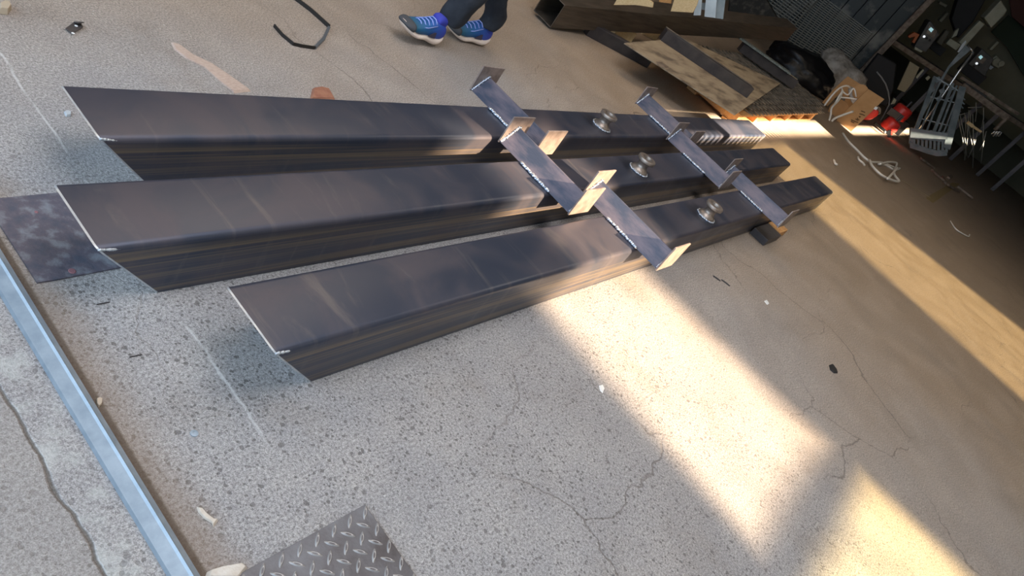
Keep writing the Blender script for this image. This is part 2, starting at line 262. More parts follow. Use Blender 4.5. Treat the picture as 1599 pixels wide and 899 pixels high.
# ---------------------------------------------------------------- mesh builder
class MB:
    def __init__(s): s.bm = bmesh.new()
    def poly_prism(s, pts, off):
        """closed polygon pts (3D) extruded by vector off"""
        off = Vector(off); a = [s.bm.verts.new(Vector(p)) for p in pts]; b = [s.bm.verts.new(Vector(p)+off) for p in pts]; n = len(pts)
        s.bm.faces.new(a); s.bm.faces.new(b[::-1])
        for i in range(n): s.bm.faces.new((a[i], b[i], b[(i+1) % n], a[(i+1) % n]))
        return s
    def box(s, c, size, ax=None):
        c = Vector(c); ax = ax or (Vector((1, 0, 0)), Vector((0, 1, 0)), Vector((0, 0, 1)))
        x, y, z = [Vector(ax[i])*size[i]/2 for i in range(3)]
        s.poly_prism([c-x-y-z, c+x-y-z, c+x+y-z, c-x+y-z], z*2); return s
    def loft(s, rings, cap=True, close=True):
        R = [[s.bm.verts.new(Vector(p)) for p in r] for r in rings]; n = len(R[0])
        for a, b in zip(R, R[1:]):
            for i in range(n if close else n-1):
                s.bm.faces.new((a[i], a[(i+1) % n], b[(i+1) % n], b[i]))
        if cap and close: s.bm.faces.new(R[0][::-1]); s.bm.faces.new(R[-1])
        return s
    def tube(s, pts, r, n=8, cap=True):
        pts = [Vector(p) for p in pts]; rr = r if isinstance(r, (list, tuple)) else [r]*len(pts)
        t0 = (pts[1]-pts[0]).normalized(); u = t0.cross(Vector((0, 0, 1)));
        if u.length < 1e-3: u = t0.cross(Vector((1, 0, 0)))
        u.normalize(); rings = []
        for i, p in enumerate(pts):
            t = (pts[min(i+1, len(pts)-1)]-pts[max(i-1, 0)]).normalized()
            u = (u - t*u.dot(t)).normalized(); w = t.cross(u)
            rings.append([p+(u*math.cos(2*PI*k/n)+w*math.sin(2*PI*k/n))*rr[i] for k in range(n)])
        return s.loft(rings, cap)
    def lathe(s, prof, c=(0, 0, 0), n=28, axis=None):
        c = Vector(c); ax = Vector(axis or (0, 0, 1)).normalized(); u = ax.orthogonal().normalized(); w = ax.cross(u)
        return s.loft([[c+ax*z+(u*math.cos(2*PI*k/n)+w*math.sin(2*PI*k/n))*r for k in range(n)] for r, z in prof])
    def ball(s, c, r, sub=1, sc=(1, 1, 1)):
        mt = Matrix.Translation(Vector(c)) @ Matrix.Diagonal((r*sc[0], r*sc[1], r*sc[2], 1)); bmesh.ops.create_icosphere(s.bm, subdivisions=sub, radius=1, matrix=mt); return s
    def bar(s, a, b, w, h, up=(0, 0, 1)):
        a, b = Vector(a), Vector(b); d = b-a; L = d.length; d = d/L; u = Vector(up); y = u.cross(d).normalized(); z = d.cross(y)
        return s.box((a+b)/2, (L, w, h), (d, y, z))
    def build(s, name, m, parent=None, smooth=False, bevel=0.0, bseg=2, sub=0, origin=None, **kw):
        bmesh.ops.recalc_face_normals(s.bm, faces=s.bm.faces[:])
        me = bpy.data.meshes.new(name); 
        if origin is not None: bmesh.ops.translate(s.bm, verts=s.bm.verts[:], vec=-Vector(origin))
        s.bm.to_mesh(me); s.bm.free(); me.materials.append(m)
        if smooth:
            for p in me.polygons: p.use_smooth = True
        o = bpy.data.objects.new(name, me); C.objects.link(o)
        if origin is not None: o.location = Vector(origin)
        if bevel:
            b = o.modifiers.new('bevel', 'BEVEL'); b.width = bevel; b.segments = bseg; b.limit_method = 'ANGLE'
        if sub:
            b = o.modifiers.new('sub', 'SUBSURF'); b.levels = sub; b.render_levels = sub
        if parent:
            o.parent = parent; o.matrix_parent_inverse = Matrix.Translation(-parent.location) if not parent.rotation_euler.to_matrix().is_identity is False else Matrix.Identity(4)
            pm = parent_world(parent); o.matrix_parent_inverse = pm.inverted()
        for k, v in kw.items(): o[k] = v
        return o
def parent_world(p):
    mt = p.matrix_basis.copy()
    if p.parent: mt = parent_world(p.parent) @ p.matrix_parent_inverse @ mt
    return mt
def tag(o, label, cat, group=None, kind=None):
    o['label'] = label; o['category'] = cat
    if group: o['group'] = group
    if kind: o['kind'] = kind
    return o
def thing(name, loc, label, cat, group=None):
    o = bpy.data.objects.new(name, None); C.objects.link(o); o.location = Vector(loc); o.empty_display_size = 0.1
    return tag(o, label, cat, group)
def struct(o): o['kind'] = 'structure'; return o
def jag(pts, amp, seed=0):
    return [Vector(p)+Vector((noise.noise(Vector((i*1.7+seed, 0, 0))), noise.noise(Vector((i*1.7+seed, 5, 0))), 0))*amp for i, p in enumerate(pts)]
# ================================================================ the building
XB, YR, YL, ZC = 24.0, -4.0, 11.0, 4.8
mb = MB(); mb.box(((XB-4)/2-2, (YR+YL)/2, -0.1), (XB+8, YL-YR+2, 0.2)); struct(mb.build('floor', M['concrete']))
mb = MB(); mb.box(((XB-2.6)/2, (YR+YL)/2, ZC+0.05), (XB+2.6, YL-YR, 0.1)); struct(mb.build('ceiling', M['roof']))
mb = MB(); mb.box((XB+0.06, (YR+YL)/2, ZC/2), (0.12, YL-YR, ZC)); struct(mb.build('wall_back', M['olive']))
mb = MB(); mb.box((XB/2-1.3, YL+0.06, ZC/2), (XB+2.6, 0.12, ZC)); struct(mb.build('wall_left', M['wall']))
# unseen right wall: sheet cladding, its openings shaped to cast the sun patches
def on_wall(x, y, z=0.0):
    t = (y-YR)/SD.y; p = Vector((x, y, z))-SD*t; return (p.x, p.z)
def ngon_inset(poly, d, e=None):
    e = d if e is None else e
    cx = sum(p[0] for p in poly)/len(poly); cy = sum(p[1] for p in poly)/len(poly)
    out = []
    for x, y in poly:
        dx, dy = x-cx, y-cy; out.append((x-math.copysign(min(d, abs(dx)*0.9), dx), y-math.copysign(min(e, abs(dy)*0.9), dy)))
    return out
holes = []          # (floor-space polygon, sun filter transmission, soft edge width)
holes.append(([(2.00, -0.43), (3.14, -0.43), (3.04, 0.5), (2.92, 1.80), (1.98, 1.80), (2.00, 0.5)], (0.45, 0.39, 0.33), 0.29))
holes.append(([(1.95, -2.60), (3.40, -2.60), (3.14, -0.47), (1.98, -0.47)], (0.42, 0.375, 0.23), 0.26))
holes.append(([(5.95, -3.2), (8.9, -3.2), (7.35, 1.50), (5.85, 1.50)], (0.145, 0.128, 0.082), 0.24))
def teeth(x0, x1, y0, y1, step=0.10, amp=0.06):
    n = int((x1-x0)/step); lo = []
    for i in range(n): lo += [(x0+i*step, y0-amp), (x0+(i+0.5)*step, y0+amp)]
    lo.append((x0+n*step, y0-amp)); return lo + [(x1, y1), (x0, y1)]
holes.append((teeth(5.15, 9.75, 1.56, 1.80), None, 0))
holes.append((teeth(11.0, 18.5, 1.56, 1.74, 0.15, 0.03), None, 0))
holes.append((teeth(4.3, 5.0, 1.58, 1.66), (0.5, 0.45, 0.36), 0.0))
wp = [on_wall(-2.6+0, YR, 0), (XB, 0.0), (XB, ZC), (-2.6, ZC)]
verts = [Vector(p) for p in wp]; edges = [(0, 1), (1, 2), (2, 3), (3, 0)]; hp = []
for poly, tr, rim in holes:
    q = [on_wall(*p) for p in poly]; hp.append(q); k = len(verts)
    verts += [Vector(p) for p in q]; edges += [(k+i, k+(i+1) % len(q)) for i in range(len(q))]
def inside(p, q):
    c = False; j = len(q)-1
    for i in range(len(q)):
        if (q[i][1] > p[1]) != (q[j][1] > p[1]) and p[0] < (q[j][0]-q[i][0])*(p[1]-q[i][1])/(q[j][1]-q[i][1])+q[i][0]: c = not c
        j = i
    return c
vo, eo, fo, _, _, _ = delaunay_2d_cdt(verts, edges, [], 1, 1e-5)
mb = MB(); bv = [mb.bm.verts.new((v.x, YR, v.y)) for v in vo]
for f in fo:
    c = sum((vo[i] for i in f), Vector((0, 0)))/len(f)
    if any(inside(c, q) for q in hp): continue
    mb.bm.faces.new([bv[i] for i in f])
o = struct(mb.build('wall_right', M['wall'])); sm = o.modifiers.new('solid', 'SOLIDIFY'); sm.thickness = 0.02; sm.offset = 0
def pane_mat(name, col):  # unseen filters added in the openings to dim and soften the sun patches
    m = bpy.data.materials.new(name); m.use_nodes = True; t = m.node_tree; t.nodes.clear(); L = t.links
    o = N(t, 'ShaderNodeOutputMaterial'); tr = N(t, 'ShaderNodeBsdfTransparent'); a = N(t, 'ShaderNodeAttribute', attribute_name='clear')
    n = N(t, 'ShaderNodeNewGeometry'); nz = noise_n(t, n.outputs['Position'], 2.5, 4)
    f = mth(t, 'MULTIPLY', smooth(t, a.outputs['Fac'], 0.0, 1.0), smooth(t, nz, 0.2, 0.6, 0.7, 1.15))
    L.new(mixc(t, f, (0.0, 0.0, 0.0), col), tr.inputs[0]); L.new(tr.outputs[0], o.inputs[0]); return m
wn = 0
for (poly, tr, rim), q in zip(holes, hp):
    if tr is None or rim == 0: continue
    wn += 1; inn = ngon_inset(q, rim, rim*.45); bm = bmesh.new()
    A = [bm.verts.new((x, YR, z)) for x, z in q]; B = [bm.verts.new((x, YR, z)) for x, z in inn]
    n = len(q)
    for i in range(n): bm.faces.new((A[i], A[(i+1) % n], B[(i+1) % n], B[i]))
    bm.faces.new(B); me = bpy.data.meshes.new('sun_filter_%d' % wn); bm.to_mesh(me); bm.free()
    at = me.attributes.new('clear', 'FLOAT', 'POINT')
    for i in range(2*n): at.data[i].value = 0.0 if i < n else 1.0
    me.materials.append(pane_mat('sun_filter_tint_%d' % wn, tr)); o = bpy.data.objects.new('sun_filter_%d' % wn, me); C.objects.link(o); struct(o)
# ================================================================ the three steel beams
BW, BT = 0.2, 0.1685
def rrect(y0, y1, z0, z1, r, seg=4):
    out = []; rb = r*0.25
    for cy, cz, a0 in ((y1-r, z1-r, 0), (y0+r, z1-r, 90), (y0+rb, z0+rb, 180), (y1-rb, z0+rb, 270)):
        for k in range(seg+1):
            a = math.radians(a0+90*k/seg); q = r if a0 < 170 else rb; out.append((cy+q*math.cos(a), cz+q*math.sin(a)))
    return out
def weld(pts, r, name, parent, label=None, dens=0.55):
    mb = MB(); P = [Vector(p) for p in pts]; i = 0
    for a, b in zip(P, P[1:]):
        n = max(1, int((b-a).length/(r*dens)))
        for k in range(n):
            i += 1; p = a.lerp(b, k/n)+Vector((random.uniform(-1, 1), random.uniform(-1, 1), random.uniform(-.3, .3)))*r*0.25
            mb.ball(p, r*random.uniform(0.8, 1.15), 1, (1, 1, 0.7))
    return mb.build(name, M['weld'], parent, smooth=True)
def spool(parent, x, y):
    prof = [(0.0, 0), (0.047, 0), (0.047, 0.008), (0.040, 0.016), (0.030, 0.026), (0.027, 0.036), (0.029, 0.046), (0.038, 0.056), (0.046, 0.060), (0.047, 0.072), (0.044, 0.076),
            (0.027, 0.076), (0.025, 0.072), (0.023, 0.045), (0.0, 0.044)]
    mb = MB(); mb.lathe(prof, (x, y, BT), 32); s = mb.build('flanged_boss', M['turned'], parent, smooth=True)
    s['label'] = 'turned steel boss with a narrow waist and a hole in its top flange'
    e = s.modifiers.new('e', 'EDGE_SPLIT'); e.split_angle = math.radians(50)
    weld([(x+0.049*math.cos(a), y+0.049*math.sin(a), BT+0.003) for a in [2*PI*k/24 for k in range(25)]], 0.0062, 'weld_bead', s)
    return s
PW, PH, PT = 0.148, 0.122, 0.007
def bracket(parent, x0, yc, half):
    br = MB(); t = 0.008; leg = PW/2
    ap = Vector((x0+leg, 0, BT+leg)); y0, y1 = yc-half+PT, yc+half-PT
    k = t*1.4142
    prof = [(x0, BT+0.001), (x0+leg-0.004, BT+leg-0.004), (x0+leg, BT+leg-0.0025), (x0+leg+0.004, BT+leg-0.004), (x0+2*leg, BT+0.001), (x0+2*leg-k, BT+0.001), (x0+leg, BT+leg-k), (x0+k, BT+0.001)]
    br.poly_prism([(a, y0, b) for a, b in prof], (0, y1-y0, 0))
    b = br.build('angle_bracket', M['angle'], parent, bevel=0.001); b['label'] = 'blue-grey angle iron welded roof-wise across the beam'
    for yy in (yc-half, yc+half-PT):
        pm = MB(); c = 0.0
        pm.poly_prism([(x0-0.002, yy, BT-0.004), (x0+PW, yy, BT-0.004), (x0+PW, yy, BT+PH-0.004), (x0-0.002, yy, BT+PH-0.004)], (0, PT, 0))
        p = pm.build('end_plate', M['plate'], b, bevel=0.0012)
    ys = y1 - 0.004
    weld([(x0+0.004, ys, BT+0.006), (ap.x-0.006, ys, ap.z), (ap.x+0.006, ys, ap.z)], 0.006, 'weld_bead', b)
    weld([(x0+0.006, y0+0.004, BT+0.006), (ap.x-0.004, y0+0.004, ap.z)], 0.004, 'weld_bead', b)
    by0, by1 = parent['y0'], parent['y0']+BW
    weld([(x0-0.001, max(y0, by0+0.012), BT+0.005), (x0-0.001, min(y1, by1-0.02), BT+0.006)], 0.0098, 'weld_bead', b)
def beam(y0, xa, xb, label, brs, sx):
    t = thing('steel_beam', ((xa+xb)/2, y0+BW/2, 0), label, 'beam', 'mitred box beams laid side by side'); t['y0'] = y0
    m0, m1 = 0.173, 0.106; r = 0.017; cs = rrect(y0, y0+BW, 0.0, BT, r, 5)
    g = 0.004
    def xl(z, e=0): return xa+(BT-z)*m0/BT+e
    def xr(z, e=0): return xb-(BT-z)*m1/BT-e
    mb = MB(); n = 14; rings = []
    for i in range(n+1):
        f = i/n; rings.append([((1-f)*xl(z, 0.005)+f*xr(z, 0.005), y, z) for y, z in cs])
    mb.loft(rings); bo = mb.build('box_tube', M['beam'], t)
    for p in bo.data.polygons: p.use_smooth = True
    e = bo.modifiers.new('e', 'EDGE_SPLIT'); e.split_angle = math.radians(32)
    for fx, s in ((xl, 1), (xr, -1)):
        mb = MB(); mb.loft([[(fx(z, 0.0), y, z) for y, z in cs], [(fx(z, 0.0052), y, z) for y, z in cs]]); mb.build('end_cap', M['edge'], t)
    # ground, bright corner next to the mitre
    mb = MB()
    for k in range(14):
        f = k/13; mb.ball((xa+0.010+f*0.05, y0+0.004, BT-0.005-0.0005*k), 0.0045*(1-0.6*f)*random.uniform(.7, 1.2), 1, (1.6, 1, 1))
    mb.build('weld_bead', M['edge'], t, smooth=True)
    for bx, yc, hf in brs: bracket(t, bx, yc, hf)
    spool(t, *sx)
    del t['y0']
    return t
beam(1.337, 0.873, 6.06, 'dark steel box beam furthest back of the three, nearest the person in blue shoes', [(2.552, 1.437, 0.210), (4.150, 1.437, 0.205)], (3.40, 1.415))
beam(1.003, 0.717, 5.873, 'middle dark steel box beam lying between the other two, its left end over the stained plate', [(2.402, 1.103, 0.212), (4.045, 1.103, 0.212)], (3.31, 1.085))
beam(0.662, 0.918, 6.155, 'front dark steel box beam with a full view of its side, nearest the open floor', [(2.625, 0.768, 0.220), (4.285, 0.768, 0.225)], (3.52, 0.735))
# block of steel and wood poking out under the front beam
t = thing('support_block', (4.70, 0.60, 0), 'dark steel block with an orange wooden end poking out under the front beam', 'block')
a = [G(1178, 362, 0.045), G(1197.6, 380, 0.045), G(1214, 364, 0.045), G(1203, 352, 0.045)]
a = [Vector((4.40, 0.655, 0.045)), Vector((4.40, 0.545, 0.045)), Vector((4.68, 0.545, 0.045)), Vector((4.68, 0.655, 0.045))]
mb = MB(); mb.poly_prism(a, (0, 0, -0.048)); mb.build('steel_plate', M['darksteel'], t, bevel=0.002)
mb = MB(); mb.poly_prism([Vector((4.69, 0.656, 0.05)), Vector((4.69, 0.56, 0.05)), Vector((4.86, 0.56, 0.05)), Vector((4.86, 0.656, 0.05))], (0, 0, -0.05)); mb.build('wood_end', M['wood'], t, bevel=0.002)
# ================================================================ floor items, foreground
mb = MB(); prof = [(0.598, 0.0), (0.600, 0.010), (0.622, 0.017), (0.626, 0.021), (0.630, 0.017), (0.640, 0.012), (0.642, 0.0)]
mb.poly_prism([(x, -1.2, z) for x, z in prof], (0, 4.0, 0)); tag(mb.build('guide_rail', M['galv']), 'pale blue galvanised steel guide rail running along the left edge of the floor', 'rail')
mb = MB(); pts = [G(-60, 318), G(0, 309), G(92, 302), G(140, 360), G(190, 419), G(60, 441), G(20, 440), G(-60, 450)]
pts = [(0.668, 1.335, 0.0), (0.86, 1.345, 0.0), (0.86, 1.092, 0.0), (0.70, 1.083, 0.0), (0.672, 1.083, 0)]
mb.poly_prism(pts, (0, 0, 0.004)); o = tag(mb.build('floor_plate', mat('stained_plate', (0.075, 0.08, 0.105), 0.6, 0.2, (0.20, 0.21, 0.23), 26, 0.2, 70, contrast=(0.36, 0.66), col3=(0.115, 0.10, 0.12))), 'dark stained flat plate with pink spots on the floor under the middle beam', 'plate')
for (x, y, r) in ((0.752, 1.285, 0.004), (0.748, 1.100, 0.008)):
    mb = MB(); mb.lathe([(0, 0), (r, 0), (r*0.8, 0.0012), (0, 0.0014)], (x, y, 0.004), 11); mb.build('pink_spot', mat('pink_spot', (0.24, 0.11, 0.12), 0.8), o)
# tread plate
t = thing('tread_plate', (0.8, 0.0, 0), 'dark checker tread plate with raised lozenges at the bottom edge of the photo', 'plate')
x1, y1 = 1.012, 0.341
mb = MB(); mb.poly_prism([(0.62+0.04, -0.5, 0.0), (x1, -0.5, 0.0), (x1, y1, 0), (0.66, y1, 0)], (0, 0, 0.005)); mb.build('plate_sheet', M['checker'], t, bevel=0.001)
mb = MB(); mc = MB(); s_ = 0.0215
for i in range(0, 17):
    for j in range(0, 40):
        if (i+j) % 2: continue
        cx, cy = x1-0.012-i*s_, y1-0.016-j*s_
        if cx < 0.68: continue
        an = PI/4 if i % 2 == 0 else -PI/4
        u = Vector((math.cos(an), math.sin(an), 0)); w = Vector((-u.y, u.x, 0)); c = Vector((cx, cy, 0.005)); a, b = 0.0165, 0.0045
        for q, m_ in ((1.0, mb),):
            ring = [c+u*a*math.cos(k*PI/8)*abs(math.cos(k*PI/8))**0.15+w*b*math.sin(k*PI/8) for k in range(16)]
            top = [c+(p-c)*0.62+Vector((0, 0, 0.0022)) for p in ring]
            dip = [c+(p-c)*0.42+Vector((0, 0, 0.0020)) for p in ring]
            m_.loft([ring, top, dip], cap=False); 
            m_.bm.faces.new([m_.bm.verts.new(p) for p in dip]) if False else None
            mc.poly_prism(dip, (0, 0, -0.0012))
mb.build('raised_lozenges', M['tread'], t); mc.build('lozenge_tops', M['checker'], t)
def chunk(name, pts_px, h, m, label, cat, seed=0, group=None, z=0.0, top=0.8):
    P = [G(u, v, z) for u, v in pts_px]; c = sum(P, Vector())/len(P); mb = MB()
    ring = P; tp = [c+(p-c)*top+Vector((0, 0, h*(1+0.3*noise.noise(Vector((i, seed, 0)))))) for i, p in enumerate(P)]
    mb.loft([ring, tp]); return tag(mb.build(name, m, bevel=min(h*0.15, 0.002), origin=c), label, cat, group)
chunk('wood_scrap', [(318, 905), (322, 893), (345, 886), (380, 880), (387, 886), (372, 905)], 0.010, M['bark'], 'pale broken wood scrap beside the tread plate at the bottom edge', 'wood', 1)
chunk('dry_leaf', [(306, 791), (312, 792), (322, 803), (334, 812), (341, 813), (338, 817), (333, 824), (330, 817), (318, 810), (309, 800)], 0.006, M['bark'], 'small pale curled wood chip between the rail and the tread plate', 'chip', 2)
chunk('stone_chip', [(150, 623), (155, 621), (160, 623), (159, 632), (154, 637), (150, 633)], 0.006, mat('tan_stone', (0.50, 0.40, 0.30), 0.8), 'small tan stone chip right beside the guide rail', 'stone', 3)
chunk('wood_splinter', [(266, 66), (277, 69), (300, 86), (330, 100), (360, 120), (392, 143), (366, 146), (345, 130), (318, 106), (290, 92), (272, 78)], 0.006, M['splinter'], 'long pinkish wood splinter on the floor behind the back beam', 'wood', 4, top=0.94)
chunk('red_chip', [(483, 158), (487, 139), (500, 137), (514, 140), (524, 158)], 0.012, M['redwood'], 'reddish-brown wood chip just behind the back beam', 'wood', 5)
chunk('dark_stub', [(1294, 570), (1299, 568), (1306, 577), (1308, 583), (1302, 583), (1296, 578)], 0.007, M['blackm'], 'small black stub on the open floor between the two sun stripes', 'debris', 6)
chunk('white_flake', [(935, 602), (941, 600), (944, 606), (941, 614), (937, 610)], 0.002, M['paper'], 'small white paint flake in the broad pinkish sun patch', 'flake', 7)
chunk('white_sliver', [(1193, 470), (1197, 468), (1201, 474), (1198, 476)], 0.003, M['paper'], 'tiny white sliver on the floor below the dark support block', 'flake', 8)
chunk('grey_stone', [(99, 176), (104, 174), (111, 176), (111, 182), (103, 183)], 0.007, mat('grey_stone', (0.42, 0.45, 0.47), 0.9), 'small grey stone left of the back beam end', 'stone', 9)
chunk('tan_stone', [(-3, 12), (6, 8), (14, 9), (18, 16), (12, 24), (-3, 22)], 0.02, mat('tan_stone2', (0.42, 0.34, 0.24), 0.9), 'tan stone at the top left corner of the floor', 'stone', 10)
p = G(303, 677); mb = MB(); mb.lathe([(0, 0), (0.008, 0), (0.008, 0.0025), (0.0035, 0.003), (0.003, 0.002), (0, 0.002)], p, 20); tag(mb.build('washer', M['galv'], origin=p), 'small round galvanised washer lying on the concrete below the front beam end', 'washer')
# chisel marks / nails
for k, (a, b, lb) in enumerate((((1113, 431), (1124, 439), 'bent dark nail lying nearest the front beam in a pair of metal bits'), ((1126, 437), (1139, 447), 'thick dark nail lying beside a thinner bent nail on the bare floor'), ((602, 476), (683, 470), ''))[:2]):
    mb = MB(); A, B = G(*a), G(*b); mb.tube([A+ZZ*0.003, (A+B)/2+ZZ*0.004, B+ZZ*0.003], [0.003, 0.0035, 0.003], 8); tag(mb.build('nail', M['darksteel'], origin=A), lb, 'nail')
for k, (a, b, lb) in enumerate((((151, 476), (171, 472), 'thin dark metal pin nearest the middle beam end'), ((202, 558), (221, 554), 'thin dark metal pin further from the beams, beside the guide rail dirt'))):
    mb = MB(); A, B = G(*a), G(*b); mb.tube([A+ZZ*0.0015, B+ZZ*0.0015], 0.0014, 6); tag(mb.build('metal_pin', M['darksteel'], origin=A), lb, 'pin')
# small hinge plate with two holes at the far left
t = thing('hinge_plate', G(115, 46), 'small dark steel bracket with two holes on the floor at the upper left', 'bracket')
mb = MB()
c1, c2, c3, c4 = [G(*q) for q in ((101, 47), (114, 38), (129, 45), (113, 55))]
mb.poly_prism([c1+ZZ*.004, (c1+c2)/2+ZZ*.004, c2+ZZ*.004, G(126, 38)+ZZ*.004, c3+ZZ*.004, c4+ZZ*.004], (0, 0, 0.003)); mb.build('bracket_plate', M['redwood'] if False else M['darksteel'], t, bevel=0.001)
mb = MB(); mb.poly_prism([c2+ZZ*.007, G(124, 38)+ZZ*.007, G(129, 44)+ZZ*.018, G(120, 45)+ZZ*.018], (0, 0, 0.003)); mb.build('bent_lip', M['darksteel'], t)
for q in ((119, 40.5), (114, 52)):
    p = G(*q, 0.0075); mb = MB(); mb.lathe([(0, 0), (0.0045, 0), (0.0045, 0.001), (0, 0.001)], p, 14); mb.build('bolt_hole', M['paper'], t)
# bent strap
def ribbon(path, w, th, name, m, parent):
    mb = MB(); P = [Vector(p) for p in path]
    for a, b in zip(P, P[1:]): mb.bar(a+ZZ*(w/2), b+ZZ*(w/2), th, w)
    return mb.build(name, m, parent)
t = thing('bent_strap', G(490, 60), 'bent black steel strap lying open on the floor behind the back beam', 'strap')
P = [G(452, -6), G(484, 18), G(513, 44)]; ribbon(P, 0.017, 0.006, 'straight_arm', M['strap'], t)
P = [G(513, 44), G(505, 62), G(491, 76)]; ribbon(P, 0.010, 0.012, 'lit_bend', M['strap_lit'], t)
P = [G(491, 77), G(470, 74), G(457, 71), G(440, 57), G(427, 42)]; ribbon(P, 0.014, 0.004, 'curved_arm', M['strap'], t)
# ================================================================ person (only shoes and trouser legs are in the frame)
per = thing('person', (3.27, 2.33, 0), 'person in black trousers and blue running shoes, walking past behind the steel beams', 'person')
def shoe(name, heel, yaw_, pitch_, roll_, label):
    root = bpy.data.objects.new(name, None); C.objects.link(root); root.parent = per; root.matrix_parent_inverse = parent_world(per).inverted()
    root.location = heel; root.rotation_euler = (roll_, -pitch_, yaw_); root.scale = (1, 1.12, 1.14); root['label'] = label
    L_ = 0.29
    st = [(0.0, .026, .030, .075), (.015, .034, .012, .10), (.05, .038, .0, .112), (.09, .037, .002, .108), (.125, .037, .006, .092), (.16, .043, .004, .078), (.20, .048, .0, .066), (.24, .045, .006, .053), (.268, .034, .016, .040), (.286, .018, .026, .034)]
    def ring(x, w, zb, zt, n=16, inset=0.0):
        out = []
        for k in range(n):
            a = 2*PI*k/n; cc, ss = math.cos(a), math.sin(a)
            out.append((x, math.copysign(abs(cc)**0.7, cc)*w, zb+(zt-zb)*(0.5+0.5*math.copysign(abs(ss)**0.75, ss))))
        return out
    def local(mb, nm, m_, smooth=True, sub=0, lab=None):
        bmesh.ops.recalc_face_normals(mb.bm, faces=mb.bm.faces[:]); me = bpy.data.meshes.new(nm); mb.bm.to_mesh(me); mb.bm.free(); me.materials.append(m_)
        for p in me.polygons: p.use_smooth = smooth
        o = bpy.data.objects.new(nm, me); C.objects.link(o); o.parent = root
        if sub: s = o.modifiers.new('s', 'SUBSURF'); s.levels = sub; s.render_levels = sub
        if lab: o['label'] = lab
        return o
    mb = MB(); mb.loft([ring(x, w*1.02, zb+0.018, zt) for x, w, zb, zt in st]); local(mb, 'shoe_upper', M['upper'], sub=1, lab='blue knit upper fading to teal at the toe')
    mb = MB(); mb.loft([ring(x-(.006 if i == 0 else -.003 if i == len(st)-1 else 0), w*1.13+.001, zb, zb+(0.036 if x < .1 else 0.030 if x < .2 else .024)) for i, (x, w, zb, zt) in enumerate(st)]); local(mb, 'shoe_sole', M['sole'], sub=1, lab='thick cream sole')
    mb = MB(); mb.loft([ring(x+.012, w*1.2+.001, zb+0.010, zt+0.005) for x, w, zb, zt in [(.225, .045, .004, .058)]+st[-3:]]); local(mb, 'toe_cap', M['rubber'], sub=1, lab='grey toe bumper')
    mb = MB()
    for k in range(5):
        x = .105+k*.022; z = .104-k*.0085; mb.tube([(x, -.030, z-.012), (x+.004, -.012, z+.001), (x+.004, .012, z+.001), (x, .030, z-.012)], .0026, 6)
    mb.tube([(.10, -.034, .088), (.16, -.040, .066), (.205, -.036, .055)], .0022, 6); mb.tube([(.10, .034, .088), (.16, .040, .066), (.205, .036, .055)], .0022, 6); local(mb, 'laces', M['lace'])
    for sg in (-1, 1):
        mb = MB(); mb.poly_prism([(.075, sg*.0385, .035), (.11, sg*.0395, .033), (.135, sg*.0405, .034), (.10, sg*.0385, .060), (.085, sg*.038, .062)], (0, sg*.0015, 0))
        local(mb, 'side_patch', M['swoosh'], smooth=False)
    mb = MB(); mb.loft([ring(x, .031, .085, z_) for x, z_ in ((.028, .128), (.045, .138), (.075, .136), (.10, .122))]); local(mb, 'collar', M['swoosh'] if False else mat('royal_blue_collar', (0.035, 0.045, 0.36), 0.7), sub=1)
    return root
shoe('shoe', (3.50, 2.335, 0.0), PI-0.16, 0.02, 0, 'right shoe, flat on the floor')
shoe('shoe', (3.005, 2.262, 0.0), PI-0.02, 0.17, 0, 'left shoe, landing on its heel with the toe up')
def skinned(name, nodes, edges_, m_, root_i, parent, sub=2, label=None):
    me = bpy.data.meshes.new(name); me.from_pydata([n[0] for n in nodes], edges_, []); me.materials.append(m_)
    o = bpy.data.objects.new(name, me); C.objects.link(o); s = o.modifiers.new('skin', 'SKIN'); s.use_smooth_shade = True
    for i, n in enumerate(nodes):
        r = n[1] if isinstance(n[1], tuple) else (n[1], n[1]); me.skin_vertices[0].data[i].radius = r; me.skin_vertices[0].data[i].use_root = (i == root_i)
    b = o.modifiers.new('s', 'SUBSURF'); b.levels = sub; b.render_levels = sub
    o.parent = parent; o.matrix_parent_inverse = parent_world(parent).inverted()
    if label: o['label'] = label
    return o
hipL, hipR = Vector((3.36, 2.26, .93)), Vector((3.40, 2.44, .93)); pel = Vector((3.38, 2.35, .98))
aR, aL = Vector((3.445, 2.345, .10)), Vector((2.99, 2.26, .12))
aR = Vector((3.45, 2.34, .11)); aL = Vector((3.00, 2.262, .135))
kR, kL = Vector((3.33, 2.385, .52)), Vector((3.15, 2.27, .53))
# body: one continuous surface
bn = [(pel, .12), (Vector((3.37, 2.35, 1.15)), (.14, .11)), (Vector((3.36, 2.35, 1.36)), (.17, .12)), (Vector((3.35, 2.35, 1.47)), .075), (Vector((3.34, 2.35, 1.55)), .055), (Vector((3.32, 2.35, 1.66)), .085), (Vector((3.32, 2.35, 1.76)), .08),
      (hipL, .085), (kL, .042), (aL, .024), (hipR, .085), (kR, .042), (aR, .024),
      (Vector((3.35, 2.17, 1.42)), .055), (Vector((3.33, 2.10, 1.14)), .04), (Vector((3.20, 2.12, .92)), .027), (Vector((3.35, 2.53, 1.42)), .055), (Vector((3.42, 2.60, 1.14)), .04), (Vector((3.36, 2.60, .89)), .027)]
be = [(0, 1), (1, 2), (2, 3), (3, 4), (4, 5), (5, 6), (0, 7), (7, 8), (8, 9), (0, 10), (10, 11), (11, 12), (2, 13), (13, 14), (14, 15), (2, 16), (16, 17), (17, 18)]
